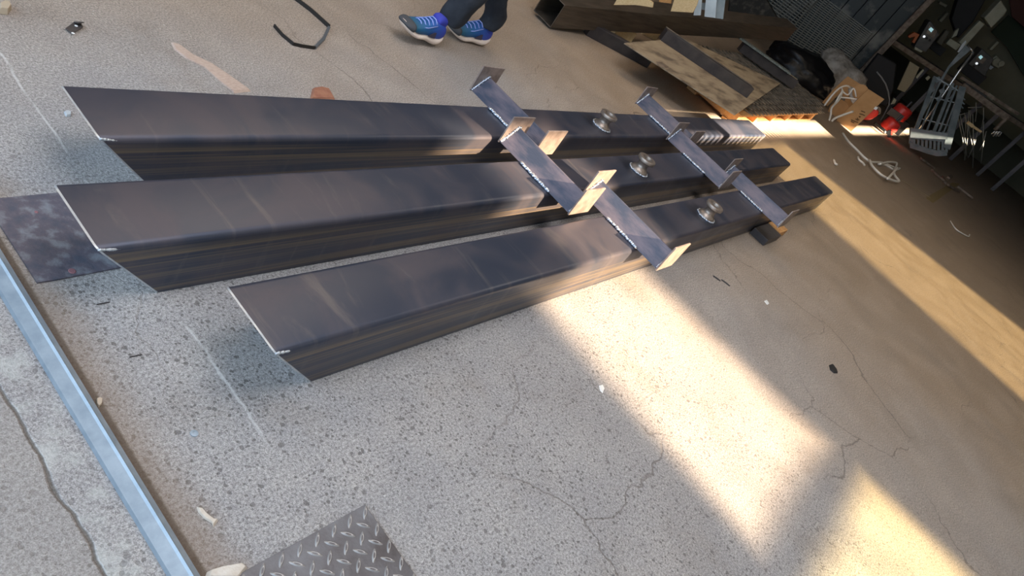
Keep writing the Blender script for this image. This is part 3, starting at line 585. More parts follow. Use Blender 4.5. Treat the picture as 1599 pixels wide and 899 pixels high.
for wi, fwd in ((15, Vector((-.45, 0, -.9))), (18, Vector((-.3, 0, -.95)))):
    wv = bn[wi][0]; fwd.normalize(); sd = Vector((0, 1, 0)); k = len(bn); bn.append((wv+fwd*.05, (.034, .016))); be.append((wi, k))
    for q, (of, ln) in enumerate(((-.027, .062), (-.009, .072), (.009, .068), (.027, .054))):
        a = wv+fwd*.085+sd*of; b = a+fwd*ln*.5+Vector((-.008, 0, 0)); c = b+fwd*ln*.45+Vector((-.02, 0, .004)); i0 = len(bn)
        bn += [(a, .0095), (b, .0088), (c, .0075)]; be += [(k, i0), (i0, i0+1), (i0+1, i0+2)]
    i0 = len(bn); bn += [(wv+fwd*.04+Vector((-.035, 0, 0)), .011), (wv+fwd*.085+Vector((-.045, 0, 0)), .009)]; be += [(k, i0), (i0, i0+1)]
skinned('body', bn, be, M['skin'], 0, per, 1)
def trouser_leg(path, rad, seed):
    mb = MB(); P = [Vector(p) for p in path]; out = []; rr = []
    for i in range(len(P)-1):
        p0, p1, p2, p3 = P[max(i-1, 0)], P[i], P[i+1], P[min(i+2, len(P)-1)]
        for k in range(7):
            f = k/7; out.append(.5*((2*p1)+(p2-p0)*f+(2*p0-5*p1+4*p2-p3)*f*f+(3*p1-p0-3*p2+p3)*f**3)); rr.append(rad[i]*(1-f)+rad[i+1]*f)
    out.append(P[-1]); rr.append(rad[-1]); rings = []
    for c, r in zip(out, rr):
        ring = []
        for k in range(28):
            a = 2*PI*k/28; w = noise.noise(Vector((math.cos(a)*1.4, math.sin(a)*1.4+seed, c.z*9)))*.16*min(1, .35/max(c.z, .12))+noise.noise(Vector((seed, math.sin(a)*.8, c.z*26)))*.07*(1 if c.z < .4 else .2)
            ring.append(c+Vector((math.cos(a)*r*(1+w)*1.08, math.sin(a)*r*(1+w), 0)))
        rings.append(ring)
    c = out[-1]; rings.append([c+(p-c)*.93+ZZ*.0 for p in rings[-1]]); rings.append([c+(p-c)*.93+ZZ*.12 for p in rings[-2]])
    mb.loft(rings, cap=False); return mb.build('trouser_leg', M['trouser'], per, smooth=True)
trouser_leg([hipL+Vector((0, .02, 0)), hipL.lerp(kL, .5), kL, kL.lerp(aL, .5)+Vector((.01, 0, 0)), aL+Vector((.045, 0, .08)), aL+Vector((.030, 0, -.005))], [.115, .10, .088, .080, .070, .056], 1.3)
trouser_leg([hipR+Vector((0, -.02, 0)), hipR.lerp(kR, .5), kR, kR.lerp(aR, .5), aR+Vector((.012, 0, .07)), aR+Vector((.0, 0, .0))], [.115, .10, .088, .076, .066, .054], 4.1)
skinned('jacket', [(Vector((3.37, 2.35, 1.0)), (.19, .15)), (Vector((3.37, 2.35, 1.2)), (.18, .14)), (Vector((3.36, 2.35, 1.38)), (.2, .14)), (Vector((3.35, 2.35, 1.49)), .08), (Vector((3.35, 2.16, 1.42)), .08), (Vector((3.33, 2.08, 1.14)), .062), (Vector((3.215, 2.11, .95)), .045), (Vector((3.35, 2.54, 1.42)), .08), (Vector((3.42, 2.62, 1.14)), .062), (Vector((3.37, 2.61, .92)), .045)],
        [(0, 1), (1, 2), (2, 3), (2, 4), (4, 5), (5, 6), (2, 7), (7, 8), (8, 9)], M['jacket'], 1, per, 2)
mb = MB(); mb.ball((3.335, 2.35, 1.735), .108, 3, (1.0, .92, 1.0)); mb.build('hair', M['hair'], per, smooth=True)
# ================================================================ stack on the floor behind
# long square tube
t = thing('square_tube', G(859, 44), 'long brown square steel tube with an open end, lying over the stack at the top', 'tube')
n0 = G(859, 44, 0.012); lft = G(829, 24, 0.012); 
ex = (lft-n0).normalized(); topn = G(859, 44, 0.012); 
e2 = Vector(ex); far = S(1228, 64, 10.3); ax = (far-n0).normalized(); e2 = (e2-ax*e2.dot(ax)).normalized(); e3 = ax.cross(e2); e3 = e3 if e3.z > 0 else -e3
sz = 0.19; wl = 0.008
def sq(o_, s_, inset=0.0): return [o_+e2*inset+e3*inset, o_+e2*(s_-inset)+e3*inset, o_+e2*(s_-inset)+e3*(s_-inset), o_+e2*inset+e3*(s_-inset)]
Lt = (far-n0).length; A = n0; B = n0+ax*Lt
mb = MB(); mb.loft([sq(A+ax*0.4, sz, wl), sq(A, sz, wl), sq(A, sz), sq(B, sz), sq(B, sz, wl), sq(B-ax*0.4, sz, wl)], cap=False)
o = mb.build('tube_wall', M['tube'], t); bv_ = o.modifiers.new('b', 'BEVEL'); bv_.width = 0.006; bv_.segments = 2
mb = MB(); mb.poly_prism(sq(A+ax*0.4, sz, wl), ax*0.01); mb.build('bore_shade', M['blackm'], t)  # black plate stands in for the shade deep inside the tube
TUBE = (n0, ax, e2, e3, sz)
# dark bar on the floor under the tube
mb = MB(); A, B = G(912, 55), G(1008, 106); mb.bar(A+ZZ*.05+Vector((0.05, 0.03, 0)), B+ZZ*.05+Vector((.05, .03, 0)), 0.07, 0.10); tag(mb.build('dark_bar', M['darksteel'], bevel=0.004), 'dark square steel bar on the floor, running under the tan sheet', 'bar')
# wood blocks
for (px, h, w, lb) in (((955, 62), .09, .14, 'wooden block beneath the square tube, left of the tan sheet corner'), ((1000, 60), .12, .13, 'paler wooden block wedged between the square tube and the tan sheet corner')):
    c = G(*px)+Vector((.3, .12, 0)); mb = MB(); mb.box(c+ZZ*h/2, (w*1.6, w, h), (Vector((.94, -.34, 0)), Vector((.34, .94, 0)), ZZ)); tag(mb.build('wood_block', M['palewood'], bevel=0.004, origin=c), lb, 'block', 'wooden blocks under the stack')
# tan sheet on the stack
zt = 0.20
s1, s2, s3 = G(975, 67, zt), G(1148, 179, zt), G(1219, 130, zt); s4 = G(1062, 60, zt)
mb = MB(); mb.poly_prism([s1, s2, s3, s4+(s3-s2)*0.05], (0, 0, -0.008)); tag(mb.build('steel_sheet', M['sheetrust']), 'dusty tan flat sheet with dark stains, lying tilted on the pallet stack', 'sheet')
for (q, nm) in (((1033, 102), 'stain'),):
    pass
mb = MB(); P_ = [G(u, v, zt+.0005) for u, v in ((1024, 96), (1034, 97), (1045, 105), (1038, 107), (1028, 103))]
mb.poly_prism(P_, (0, 0, .0006)); tag(mb.build('dark_patch', M['rustbar']), 'small dark patch stuck on the front edge of the tan sheet', 'patch')
def channel(a, b, w, h, name, label, lip, z0=zt):
    A, B = G(*a, z0), G(*b, z0); t = thing(name, A, label, 'channel', None)
    mb = MB(); mb.bar(A+ZZ*h/2, B+ZZ*h/2, w, h); mb.build('bar_body', M['darksteel'], t, bevel=0.003)
    d = (B-A).normalized(); n = Vector((-d.y, d.x, 0)); n = n if n.y > 0 else -n
    mb = MB(); mb.bar(A+ZZ*(h+.002)+n*w*.38, B+ZZ*(h+.002)+n*w*.38, w*.22, .004); mb.build('worn_lip', lip, t)
    return t
channel((1030, 60), (1164, 150), 0.10, 0.095, 'steel_channel', 'dark steel channel lying along the middle of the tan sheet', M['rustbar'])
channel((1152, 78), (1236, 137), 0.10, 0.10, 'steel_channel', 'dark steel channel along the far edge of the tan sheet, nearest the black bag', M['sheetrust'])
A, B = G(1166, 68, zt+.12), G(1245, 124, zt+.12); mb = MB(); mb.bar(A+Vector((0, .12, 0)), B+Vector((0, .12, 0)), .10, .02)
tag(mb.build('flat_bar', mat('streaky_grey_green', (0.06, 0.08, 0.075), 0.5, 0.3, (0.55, 0.60, 0.56), 40, 0.3, 60, contrast=(0.5, 0.62), stretch=(6, 30, 1))), 'streaky grey-green flat bar leaning behind the far steel channel', 'bar')
# pallet
t = thing('pallet', G(1200, 184), 'orange-brown wooden pallet carrying the stacked grating and the tan sheet', 'pallet')
q0 = Vector((6.25, 1.66, 0)); dx = Vector((.995, .045, 0)).normalized(); dy = Vector((-.045, .995, 0)).normalized(); PL, PD = 3.2, .92
for j in range(3):
    mb = MB(); mb.box(q0+dx*PL/2+dy*(.06+j*(PD-.12)/2)+ZZ*.012, (PL, .10, .022), (dx, dy, ZZ)); mb.build('bottom_board', M['wood'], t)
for i in range(6):
    mb = MB(); mb.box(q0+dx*(.07+i*(PL-.14)/5)+dy*PD/2+ZZ*.062, (.10, PD, .076), (dx, dy, ZZ)); mb.build('stringer', M['wood'], t, bevel=.002)
for j in range(7):
    mb = MB(); mb.box(q0+dx*PL/2+dy*(.05+j*(PD-.10)/6)+ZZ*.112, (PL, .12, .022), (dx, dy, ZZ)); mb.build('deck_board', M['wood'], t, bevel=.002)
# expanded metal grating sheets, stacked on the pallet
for L_ in range(3):
    mb = MB(); z = .127+L_*.022; w0 = q0+dx*(.3+.05*L_)+dy*(-.02+.05*L_); nx, ny = 26, 11; lx, ly = 3.2, .88
    for i in range(nx+1):
        for j in range(ny):
            a = w0+dx*(i*lx/nx+(.5*lx/nx if j % 2 else 0))+dy*(j*ly/ny)+ZZ*(z+.006*(j % 2)); 
            for s in (-.5, .5):
                b = w0+dx*(i*lx/nx+(.5*lx/nx if j % 2 else 0)+s*lx/nx)+dy*((j+1)*ly/ny)+ZZ*(z+.006*((j+1) % 2)); mb.bar(a, b, .020, .008)
    tag(mb.build('metal_grating', M['mesh']), ('lowest', 'middle', 'uppermost')[L_]+' of the stacked expanded metal grating sheets on the pallet', 'grating', 'gratings on the pallet')
# black bag and grey cloth
def lump(name, px, d, rs, m, label, cat, seed, amp=.25, zc=None):
    c = S(*px, d); bm = bmesh.new(); bmesh.ops.create_icosphere(bm, subdivisions=4, radius=1)
    for v in bm.verts:
        n_ = noise.noise(v.co*1.6+Vector((seed, 0, 0)))*amp+noise.noise(v.co*4.5+Vector((0, seed, 0)))*amp*.45; v.co *= 1+n_
        co = v.co; v.co = c+R0*co.x*rs[0]+Fh*co.y*rs[1]+ZZ*co.z*rs[2]
        v.co.z = max(v.co.z, 0.002)
    s = MB(); s.bm = bm; return tag(s.build(name, m, smooth=True, origin=(c.x, c.y, 0)), label, cat)
lump('black_bag', (1248, 108), 12.0, (.60, .40, .28), M['blackp'], 'shiny black plastic bag behind the grating stack, below the wire panel', 'bag', 3)
lump('dusty_cloth', (1303, 122), 13.1, (.50, .30, .36), M['sack'], 'dusty crumpled grey cloth heap between the black bag and the cardboard box', 'cloth', 9, .35)
# ================================================================ door, wire panels, post
DD = 16.2
def slab(pts, d, th, name, m, parent=None, bevel=0.0, **k):
    mb = MB(); mb.poly_prism([S(u, v, d) for u, v in pts], Fh*th); return mb.build(name, m, parent, bevel=bevel, **k)
pr_ = S(1340, 118, DD); sR = pr_.dot(R0)
def rear(s, d, z): return R0*s+Fh*d+ZZ*z
t = thing('green_door', rear(sR-2.5, DD, 0), 'dark green sliding door of upright boards behind the wire panels', 'door')
sl_ = sR-.02; k = 0
while sl_ > sR-6.5:
    w = .27; mb = MB(); mb.box(rear(sl_-w/2, DD+.03, 1.7), (w-.012, .05, 3.4), (R0, Fh, ZZ)); mb.build('door_board', M['green'], t, bevel=.006); sl_ -= w
mb = MB(); mb.box(rear(sR-3.2, DD+.09, 1.7), (6.4, .04, 3.4), (R0, Fh, ZZ)); mb.build('door_backing', M['blackm'], t)
def wirepanel(c, d, nu, nv, r, label):
    A, B, C_, D_ = [S(*q, dd) for q, dd in zip(c, d)]; mb = MB()     # bottom-left, bottom-right, top-right, top-left
    for i in range(nu+1):
        f = i/nu; mb.bar(A.lerp(B, f), D_.lerp(C_, f), r*2, r*2, up=R0)
    for j in range(nv+1):
        f = j/nv; mb.bar(A.lerp(D_, f)-Fh*r, B.lerp(C_, f)-Fh*r, r*2, r*2)
    return tag(mb.build('mesh_fence', M['wire']), label, 'panel', 'welded wire panels leaning on the door')
wirepanel([(1226, 63), (1308, 113), (1362, 52), (1276, -12)], (15.0, 15.0, 16.1, 16.1), 13, 24, .0075, 'welded wire mesh panel leaning against the green door, the one nearest the door post')
wirepanel([(1140, 12), (1215, 66), (1290, -14), (1215, -70)], (14.6, 14.6, 16.1, 16.1), 13, 24, .0075, 'welded wire mesh panel leaning against the green door, further left behind the square tube')
A, B = S(1336, 121, DD-.1), S(1470, -18, DD-.1); mb = MB(); mb.bar(A, B, .11, .12, up=Fh); 
mb.bar(S(1306, 152, DD-.3), A, .10, .10, up=Fh); tag(mb.build('door_post', M['rustbar'], bevel=.006), 'rusty steel post at the right edge of the green door', 'post')
# ledge along the door bottom
A, B = S(1222, 66, DD-.35), S(1312, 121, DD-.35); mb = MB(); mb.bar(A, B, .12, .08); tag(mb.build('floor_ledge', M['rustbar'], bevel=.01), 'worn ledge along the foot of the green door', 'ledge')
# ================================================================ workbench and machines
BD = 16.4
t = thing('workbench', rear(S(1430, 86, BD).dot(R0), BD+.4, 0), 'long dark workbench with a worn wooden front edge under the machines', 'workbench')
A, B = S(1390, 59, BD), S(1640, 222, BD+1.2); d = (B-A); 
mb = MB(); mb.bar(A+ZZ*-.03, B+ZZ*-.03, .07, .09); mb.build('front_rail', M['rustbar'], t, bevel=.006)
nrm = Vector((-d.y, d.x, 0)).normalized(); nrm = nrm if nrm.dot(Fh) > 0 else -nrm
mb = MB(); mb.poly_prism([A, B, B+nrm*.9, A+nrm*.9], (0, 0, -.05)); mb.build('bench_top', M['machine'], t)
for f in (0.02, .35, .7, 1.0):
    p = A.lerp(B, f)+nrm*.08; mb = MB(); mb.box((p.x, p.y, (p.z-.05)/2), (.08, .08, p.z-.05)); mb.build('leg', M['darksteel'], t)
    p = A.lerp(B, f)+nrm*.8; mb = MB(); mb.box((p.x, p.y, (p.z-.05)/2), (.08, .08, p.z-.05)); mb.build('leg', M['darksteel'], t)
def welder(pts, d, label, scr, knobs, frame_, foot=None):
    t = thing('welding_machine', S(*pts[0], d), label, 'welder', 'welding machines on the bench')
    slab(pts, d, .45, 'case', M['machine'], t, .015)
    slab(frame_, d-.015, .01, 'panel_frame', M['rustbar'], t, .002)
    slab(scr, d-.03, .012, 'screen', M['screen'], t)
    for q in knobs: mb = MB(); p = S(*q, d-.02); mb.lathe([(0, -.0), (.022, 0), (.018, .03), (0, .03)], p, 14, axis=-Fh); mb.build('knob', M['led'] if q == knobs[0] else M['blackm'], t)
    if foot: slab(foot, d-.04, .03, 'metal_foot', M['cream'], t)
welder([(1427, 74), (1446, 82), (1467, 54), (1454, 33), (1450, 34)], 16.5, 'grey welding machine with a small lit screen, near the door post', [(1450, 46), (1454, 42.5), (1458, 46), (1454, 50.5)], [(1443, 57), (1447, 59.5), (1452, 63)], [(1451, 39), (1464, 48), (1458, 60), (1446, 52)], [(1429, 73), (1441, 80), (1438, 82), (1428, 77)])
welder([(1512, 100), (1538, 120), (1552, 92), (1534, 76)], 17.0, 'black welding machine with a small lit screen, right of the bright rod', [(1528, 89), (1532, 86), (1535, 89), (1531, 93)], [(1525, 99), (1521, 103), (1528, 101)], [(1527, 84), (1541, 92), (1534, 100), (1523, 93)])
slab([(1418, 56), (1428, 50), (1436, 54), (1428, 68), (1424, 66), (1429, 57), (1420, 60)], 16.5, .12, 'orange_tool', M['orange'], None, .01, label='orange plastic tool on the bench beside the grey welding machine', category='tool')
t = thing('drill_press', S(1500, 75, 17.2), 'cream-coloured machine column with a box head standing on the bench', 'machine')
slab([(1477, 68), (1484, 60), (1501, 70), (1493, 79)], 17.2, .25, 'base', M['cream'], t, .01)
slab([(1497, 66), (1530, 32), (1538, 38), (1506, 74)], 17.3, .15, 'column', M['cream'], t, .01)
slab([(1537, 28), (1563, 0), (1573, 16), (1568, 24), (1548, 44)], 17.2, .35, 'head', M['cream'], t, .02)
slab([(1485, 60), (1492, 48), (1498, 44), (1494, 56)], 17.35, .1, 'table', M['cream'], t, .01)
slab([(1496, 60), (1520, 34), (1556, -30), (1505, -30), (1486, 30)], 17.7, .3, 'black_cabinet', M['blackm'], None, .02, label='black cabinet standing behind the cream machine', category='cabinet')
slab([(1468, 2), (1480, 8), (1477, 12), (1466, 6)], 19.4, .19, 'cream_box', M['cream'], None, .005, label='small cream box at the very top, above the grey welding machine', category='box')
slab([(1466, 32), (1479, 19), (1482, 21), (1470, 35)], 19.4, .19, 'cream_bar', M['cream'], None, .005, label='short cream bar right above the grey welding machine', category='bar')
slab([(1462, 66), (1478, 46), (1484, 50), (1470, 72)], 17.0, .2, 'tool_case', mat('olive_case', (0.075, 0.07, 0.045), 0.6), None, .02, label='olive tool case between the grey welding machine and the cream column', category='case')
slab([(1455, 148), (1480, 104), (1506, 72), (1510, 70), (1517, 77), (1483, 106), (1458, 150), (1428, 206), (1425, 204)], 15.9, .01, 'bent_sheet', M['greyp'], None, 0, label='bent grey metal sheet rising behind the bright rod', category='sheet')
slab([(1495, 81), (1502, 69), (1508, 63), (1509, 66), (1504, 74), (1497, 82)], 15.9, .02, 'pale_strip', M['lightgrey'], None, 0, label='short pale metal strip at the top of the bent grey sheet', category='strip')
mb = MB(); mb.tube([Vector((S(1455, 190, 15.2).x, S(1455, 190, 15.2).y, 0.01)), S(1473, 148, 15.4), S(1497, 112, 15.4), S(1520, 82, 15.5)], .022, 10); mb.tube([S(1520, 82, 15.5), S(1516, 76, 15.5), S(1510, 71, 15.6)], .012, 8); tag(mb.build('bright_rod', M['bright'], smooth=True), 'bright polished rod standing up from the grey grille', 'rod')
t = thing('pipe_block', S(1560, 98, 19.4), 'dull grey double pipe fitting with two round openings, right of the black welding machine', 'fitting')
slab([(1548, 92), (1556, 86), (1568, 98), (1560, 108), (1550, 102)], 19.4, .19, 'block_body', M['cream'], t, .02)
for q in ((1555, 95), (1563, 99)): mb = MB(); p = S(*q, 19.38); mb.lathe([(.033, 0), (.06, 0), (.06, .05), (.033, .05)], p, 18, axis=-Fh); mb.build('pipe_mouth', M['cream'], t); mb = MB(); mb.lathe([(0, 0), (.032, 0), (.032, .02), (0, .02)], p, 18, axis=-Fh); mb.build('dark_bore', M['blackm'], t)
slab([(1538, 102), (1544, 100), (1552, 105), (1547, 109)], 19.4, .19, 'small_tin', M['lightgrey'], None, .005, label='small pale tin below the double pipe fitting', category='tin')
slab([(1545, 77), (1557, 64), (1561, 66), (1549, 79)], 19.4, .19, 'cream_pipe', M['cream'], None, .01, label='short cream pipe above the double pipe fitting', category='pipe')
# painted upper wall and dark cloth at the far corner
slab([(1571, -40), (1660, -40), (1660, 80), (1599, 42), (1580, 26)], 18.8, .05, 'red_curtain', mat('dark_red_cloth', (0.075, 0.028, 0.02), 0.9), None, 0, label='dark red cloth hanging in the top right corner', category='cloth')
slab([(1548, 50), (1575, 24), (1660, 80), (1660, 165), (1599, 118), (1571, 72)], 19.2, .05, 'green_board', mat('dark_green_board', (0.020, 0.032, 0.016), 0.8), None, 0, label='dark green board high on the wall at the right edge', category='board')
slab([(1375, 60), (1400, 30), (1455, -40), (1700, -40), (1700, 260), (1640, 270), (1540, 185)], 19.6, .05, 'trim_1', M['olive'])['kind'] = 'structure'
# things under the bench
slab([(1401, 139), (1421, 96), (1436, 105), (1424, 130), (1413, 144)], 16.2, .05, 'tan_board', mat('tan_board', (0.27, 0.22, 0.13), 0.8, 0, (0.33, 0.28, 0.18), 20, stretch=(2, 2, 8)), None, .004, label='tan wooden board leaning upright under the bench', category='board')
slab([(1430, 120), (1441, 108), (1443, 110), (1432, 123)], 16.3, .03, 'thin_lath', M['cream'], None, 0, label='thin pale lath beside the tan board under the bench', category='lath')
slab([(1445, 122), (1450, 118), (1453, 121), (1448, 126)], 16.3, .03, 'pale_offcut', M['cream'], None, 0, label='pale offcut right of the thin lath under the bench', category='offcut')
slab([(1391, 163), (1396, 153), (1400, 156), (1397, 162)], 15.5, .1, 'pale_tag', M['cream'], None, 0, label='small pale block on the floor between the cardboard box and the red cylinder', category='block')
mb = MB(); mb.tube([S(*q, 14.8) for q in ((1369, 112), (1376, 120), (1383, 131), (1387, 143), (1389, 155), (1388, 164), (1380, 180), (1372, 192), (1371, 196))], .012, 8); tag(mb.build('hose', mat('grey_hose', (0.25, 0.25, 0.24), 0.4), smooth=True), 'thin grey hose arching up behind the cardboard box', 'hose')
slab([(1340, 125), (1372, 84), (1400, 100), (1395, 140), (1385, 165), (1350, 160)], 15.6, .2, 'dark_crate', M['blackm'], None, .02, label='black crate in the dark beneath the bench, behind the hose', category='crate')
# grey grille leaning at the bench
t = thing('grey_grille', S(1450, 235, 13.6), 'grey metal grille with long bars and a curved slotted foot, leaning before the bench', 'grille')
d0, d1 = 13.6, 14.8
def gpt(u, v): f = (240-v)/125; return S(u, v, d0+(d1-d0)*f)
def gb(a, b, w, h, nm, m_): mb = MB(); mb.bar(gpt(*a), gpt(*b), w, h, up=Fh); mb.build(nm, m_, t)
gb((1423, 222), (1460, 120), .06, .03, 'side_bar', M['greyp']); gb((1478, 232), (1503, 136), .11, .03, 'side_bar', M['greyp'])
for k, (a, b, w) in enumerate((((1434, 212), (1468, 126), .02), ((1444, 212), (1476, 130), .025), ((1455, 214), (1488, 130), .05), ((1462, 216), (1494, 134), .03), ((1470, 216), (1499, 140), .02))): gb(a, b, w, .02, 'long_bar', M['greyp'])
gb((1461, 121), (1497, 142), .025, .02, 'cross_bar', M['greyp']); gb((1448, 150), (1490, 160), .015, .02, 'cross_bar', M['greyp']); gb((1434, 184), (1482, 196), .015, .02, 'cross_bar', M['greyp'])
for q in ((1464, 124), (1455, 140), (1448, 156), (1471, 142), (1466, 154)):
    a = [gpt(q[0]-5, q[1]-1), gpt(q[0]+3, q[1]-5), gpt(q[0]+5, q[1]+1), gpt(q[0]-2, q[1]+6)]; mb = MB(); mb.poly_prism(a, Fh*.012); mb.build('punched_plate', M['greyp'], t)
mb = MB(); up_ = [(1420, 213), (1435, 216), (1450, 220), (1465, 223), (1480, 225)]; lo = [(1421, 231), (1434, 235), (1448, 240), (1463, 244), (1479, 243)]
for i in range(4): mb.poly_prism([gpt(*lo[i]), gpt(*lo[i+1]), gpt(lo[i+1][0], lo[i+1][1]-9), gpt(lo[i][0], lo[i][1]-9)], Fh*.03)
mb.build('curved_foot', M['greyp'], t)
mb = MB()
for i in range(10):
    f = i/9; u = 1422+f*57; v0 = 200+f*6; v1 = 224+f*14; mb.bar(gpt(u, v0), gpt(u-1, v1), .035, .012, up=Fh)
mb.build('slotted_skirt', M['greyp'], t)
slab([(1421, 216), (1423, 200), (1480, 208), (1479, 222)], 13.78, .01, 'back_strip', M['greyp'], t)
mb = MB(); mb.tube([gpt(*q) for q in ((1478, 151), (1483, 141), (1490, 139), (1491, 143), (1484, 153), (1479, 155), (1478, 151))], .014, 8); tag(mb.build('wire_loop', M['greyp'], smooth=True), 'small loop of thick grey wire hooked on the grille', 'wire')
# rack with hanging rods to the right
t = thing('scrap_shelf', S(1540, 150, 15.8), 'rusty shelf rack full of scrap under the bench at the right', 'shelf')
for (a, b, w) in (((1503, 132), (1574, 182), .07), ((1508, 140), (1570, 186), .05), ((1574, 182), (1553, 203), .05), ((1500, 120), (1590, 178), .05)): mb = MB(); mb.bar(S(*a, 15.8), S(*b, 15.8), w, w); mb.build('shelf_bar', M['rustbar'], t)
for q in ((1512, 130), (1520, 134), (1527, 141), (1535, 147), (1546, 150)): mb = MB(); mb.box(S(*q, 15.9), (.13, .12, .07), (R0, Fh, ZZ)); mb.build('scrap_piece', M['cream'] if q[0] == 1546 else M['machine'], t)
hw = [((1496, 182), (1506, 240)), ((1507, 180), (1507, 215)), ((1515, 172), (1513, 205)), ((1524, 160), (1523, 190)), ((1536, 168), (1533, 200)), ((1519, 178), (1519, 262)), ((1536, 190), (1532, 255)), ((1499, 178), (1510, 245)), ((1506, 176), (1520, 238)), ((1513, 172), (1506, 250)), ((1527, 205), (1512, 246)), ((1540, 205), (1530, 235))]
for a, b in hw:
    mb = MB(); dz_ = 15.74-.04*hw.index((a, b)); A, B = S(*a, dz_), S(*b, dz_); mb.tube([A, A.lerp(B, .5)+R0*.02, B], .009, 6); tag(mb.build('hanging_rod', M['wire'], smooth=True, origin=A), 'thin steel rod hanging with others between the scrap shelf and the floor', 'rod', 'thin rods hanging by the scrap shelf')
for a, b, lb in (((1490, 182), (1512, 176), 'first short horizontal hook above the hanging rods, nearest the grille'), ((1512, 168), (1534, 167), 'second short horizontal hook above the hanging rods, further right')):
    mb = MB(); mb.tube([S(*a, 15.76), S(*b, 15.76)], .012, 6); tag(mb.build('rod_hook', M['wire'], smooth=True), lb, 'hook')
for k, (a, b) in enumerate((((1495, 151), (1507, 156)), ((1493, 157), (1506, 163)), ((1492, 163), (1504, 169)), ((1490, 170), (1500, 175)))):
    mb = MB(); mb.tube([gpt(a[0]+2, a[1]), gpt((a[0]+b[0])/2, a[1]+.5), gpt(*b)], .012, 6); tag(mb.build('small_hook', M['greyp'], smooth=True), 'small curved grey hook in the row right beside the grille', 'hook', 'row of small hooks')
mb = MB(); A, B = S(1519, 197, 14.2), S(1532, 206, 14.2); mb.bar(S(1511, 191, 14.2), A, .07, .05); mb.tube([A, B], .02, 8); tag(mb.build('hammer', M['palewood']), 'pale wooden-headed mallet hanging among the thin rods', 'mallet')
for k in range(3):
    mb = MB(); x = 1548+k*4; mb.tube([S(x, 210, 15.7), S(x+5, 205, 15.7), S(x+8, 207, 15.7), S(x+3, 213, 15.7)], .014, 6); tag(mb.build('steel_link', M['bright'], smooth=True), 'small bright steel link in a cluster of three right of the hanging rods', 'link', 'cluster of bright links')
c = S(1515, 262, 14.8); 
for k in range(6):
    a = k*1.1; mb = MB(); p = Vector((c.x-1.5+math.cos(a)*.5, c.y+math.sin(a)*.3+.1, 0)); mb.bar(p+ZZ*.02, p+Vector((.5*math.cos(a*2), .3*math.sin(a*2), 0))+ZZ*.03, .05, .03); tag(mb.build('scrap_bar', M['rustbar'], origin=p), 'short dark offcut in the scrap heap on the floor under the hanging rods', 'offcut', 'scrap heap under the rods')
# ================================================================ cardboard box, cords, red cylinders
BXD = 11.0
t = thing('cardboard_box', S(1325, 205, BXD), 'open cardboard box lying tipped with handwritten marks, spilling white cords', 'box')
slab([(1300, 193), (1323, 211), (1381, 155), (1356, 139), (1352, 143)], BXD, .012, 'front_flap', M['card'], t)
slab([(1287, 190), (1303, 197), (1331, 172), (1322, 160), (1310, 153), (1296, 166)], BXD+.25, .012, 'inner_flap', M['card'], t)
slab([(1302, 139), (1324, 119), (1346, 133), (1330, 150), (1318, 152)], BXD+.55, .012, 'back_flap', M['card'], t)
slab([(1284, 160), (1302, 139), (1312, 145), (1292, 166)], BXD+.4, .012, 'side_flap', M['card'], t)
slab([(1303, 197), (1331, 172), (1356, 143), (1381, 155), (1346, 133), (1322, 150)], BXD+.6, .012, 'box_back', M['card'], t)
mb = MB(); mb.poly_prism([S(1303, 196, BXD), S(1323, 211, BXD), S(1323, 211, BXD)+Fh*.5, S(1303, 196, BXD)+Fh*.5], ZZ*.012); mb.build('box_bottom', M['card'], t)
mb = MB(); p = S(1343, 144, BXD+.3); mb.lathe([(0, 0), (.10, 0), (.10, .05), (0, .05)], p, 24, axis=(-Fh+R0*-.2+ZZ*.2)); mb.build('cardboard_disc', M['card'], t)
slab([(1364, 170), (1367, 166), (1371, 168), (1368, 172)], BXD-.006, .004, 'paper_label', M['paper'], t)
ink = MB()
def stroke(a, b, w=.012): ink.bar(S(*a, BXD-.003), S(*b, BXD-.003), w, .003, up=Fh)
for a, b in (((1329, 187), (1337, 190.5)), ((1328.5, 189.5), (1334, 192)), ((1337, 190.5), (1340, 191)), ((1336, 185.5), (1339.5, 188)), ((1338.5, 184), (1340.5, 187.5)), ((1340.5, 187.5), (1342, 187)), ((1341, 181.5), (1344, 182.5)), ((1341.5, 183), (1344, 182.5)),
             ((1342, 177.5), (1347, 179)), ((1345, 178), (1350.5, 180.5)), ((1344.5, 173), (1351, 175.5))): stroke(a, b)
ink.build('handwritten_marks', M['ink'], t)
slab([(1324, 140), (1333, 137), (1341, 155), (1338, 166), (1329, 160)], BXD+.3, .15, 'plastic_bundle', mat('clear_bundle', (0.55, 0.56, 0.54), 0.4), None, .03, label='crumpled pale plastic bundle inside the cardboard box', category='bundle')
def cord(px, label, d=None, r=.011, z=0.012, group=None):
    P_ = [(S(u, v, q[2]) if len(q) > 2 else G(u, v, z)) for q in px for u, v in [q[:2]]]
    # smooth through points
    out = []
    for i in range(len(P_)-1):
        p0, p1, p2, p3 = P_[max(i-1, 0)], P_[i], P_[i+1], P_[min(i+2, len(P_)-1)]
        for k in range(6):
            s = k/6; out.append(.5*((2*p1)+(p2-p0)*s+(2*p0-5*p1+4*p2-p3)*s*s+(3*p1-p0-3*p2+p3)*s**3))
    out.append(P_[-1]); mb = MB(); mb.tube(out, r, 8); return tag(mb.build('loose_cable', M['cord'], smooth=True), label, 'cord', group)
D_ = BXD-.06
cord([(1316, 208), (1325, 221), (1337, 233), (1351, 247), (1362, 253), (1378, 254), (1398, 262), (1405, 263), (1396, 265), (1383, 258), (1372, 256)], 'long white cord running from the cardboard box across the floor to a loose loop', r=.014)
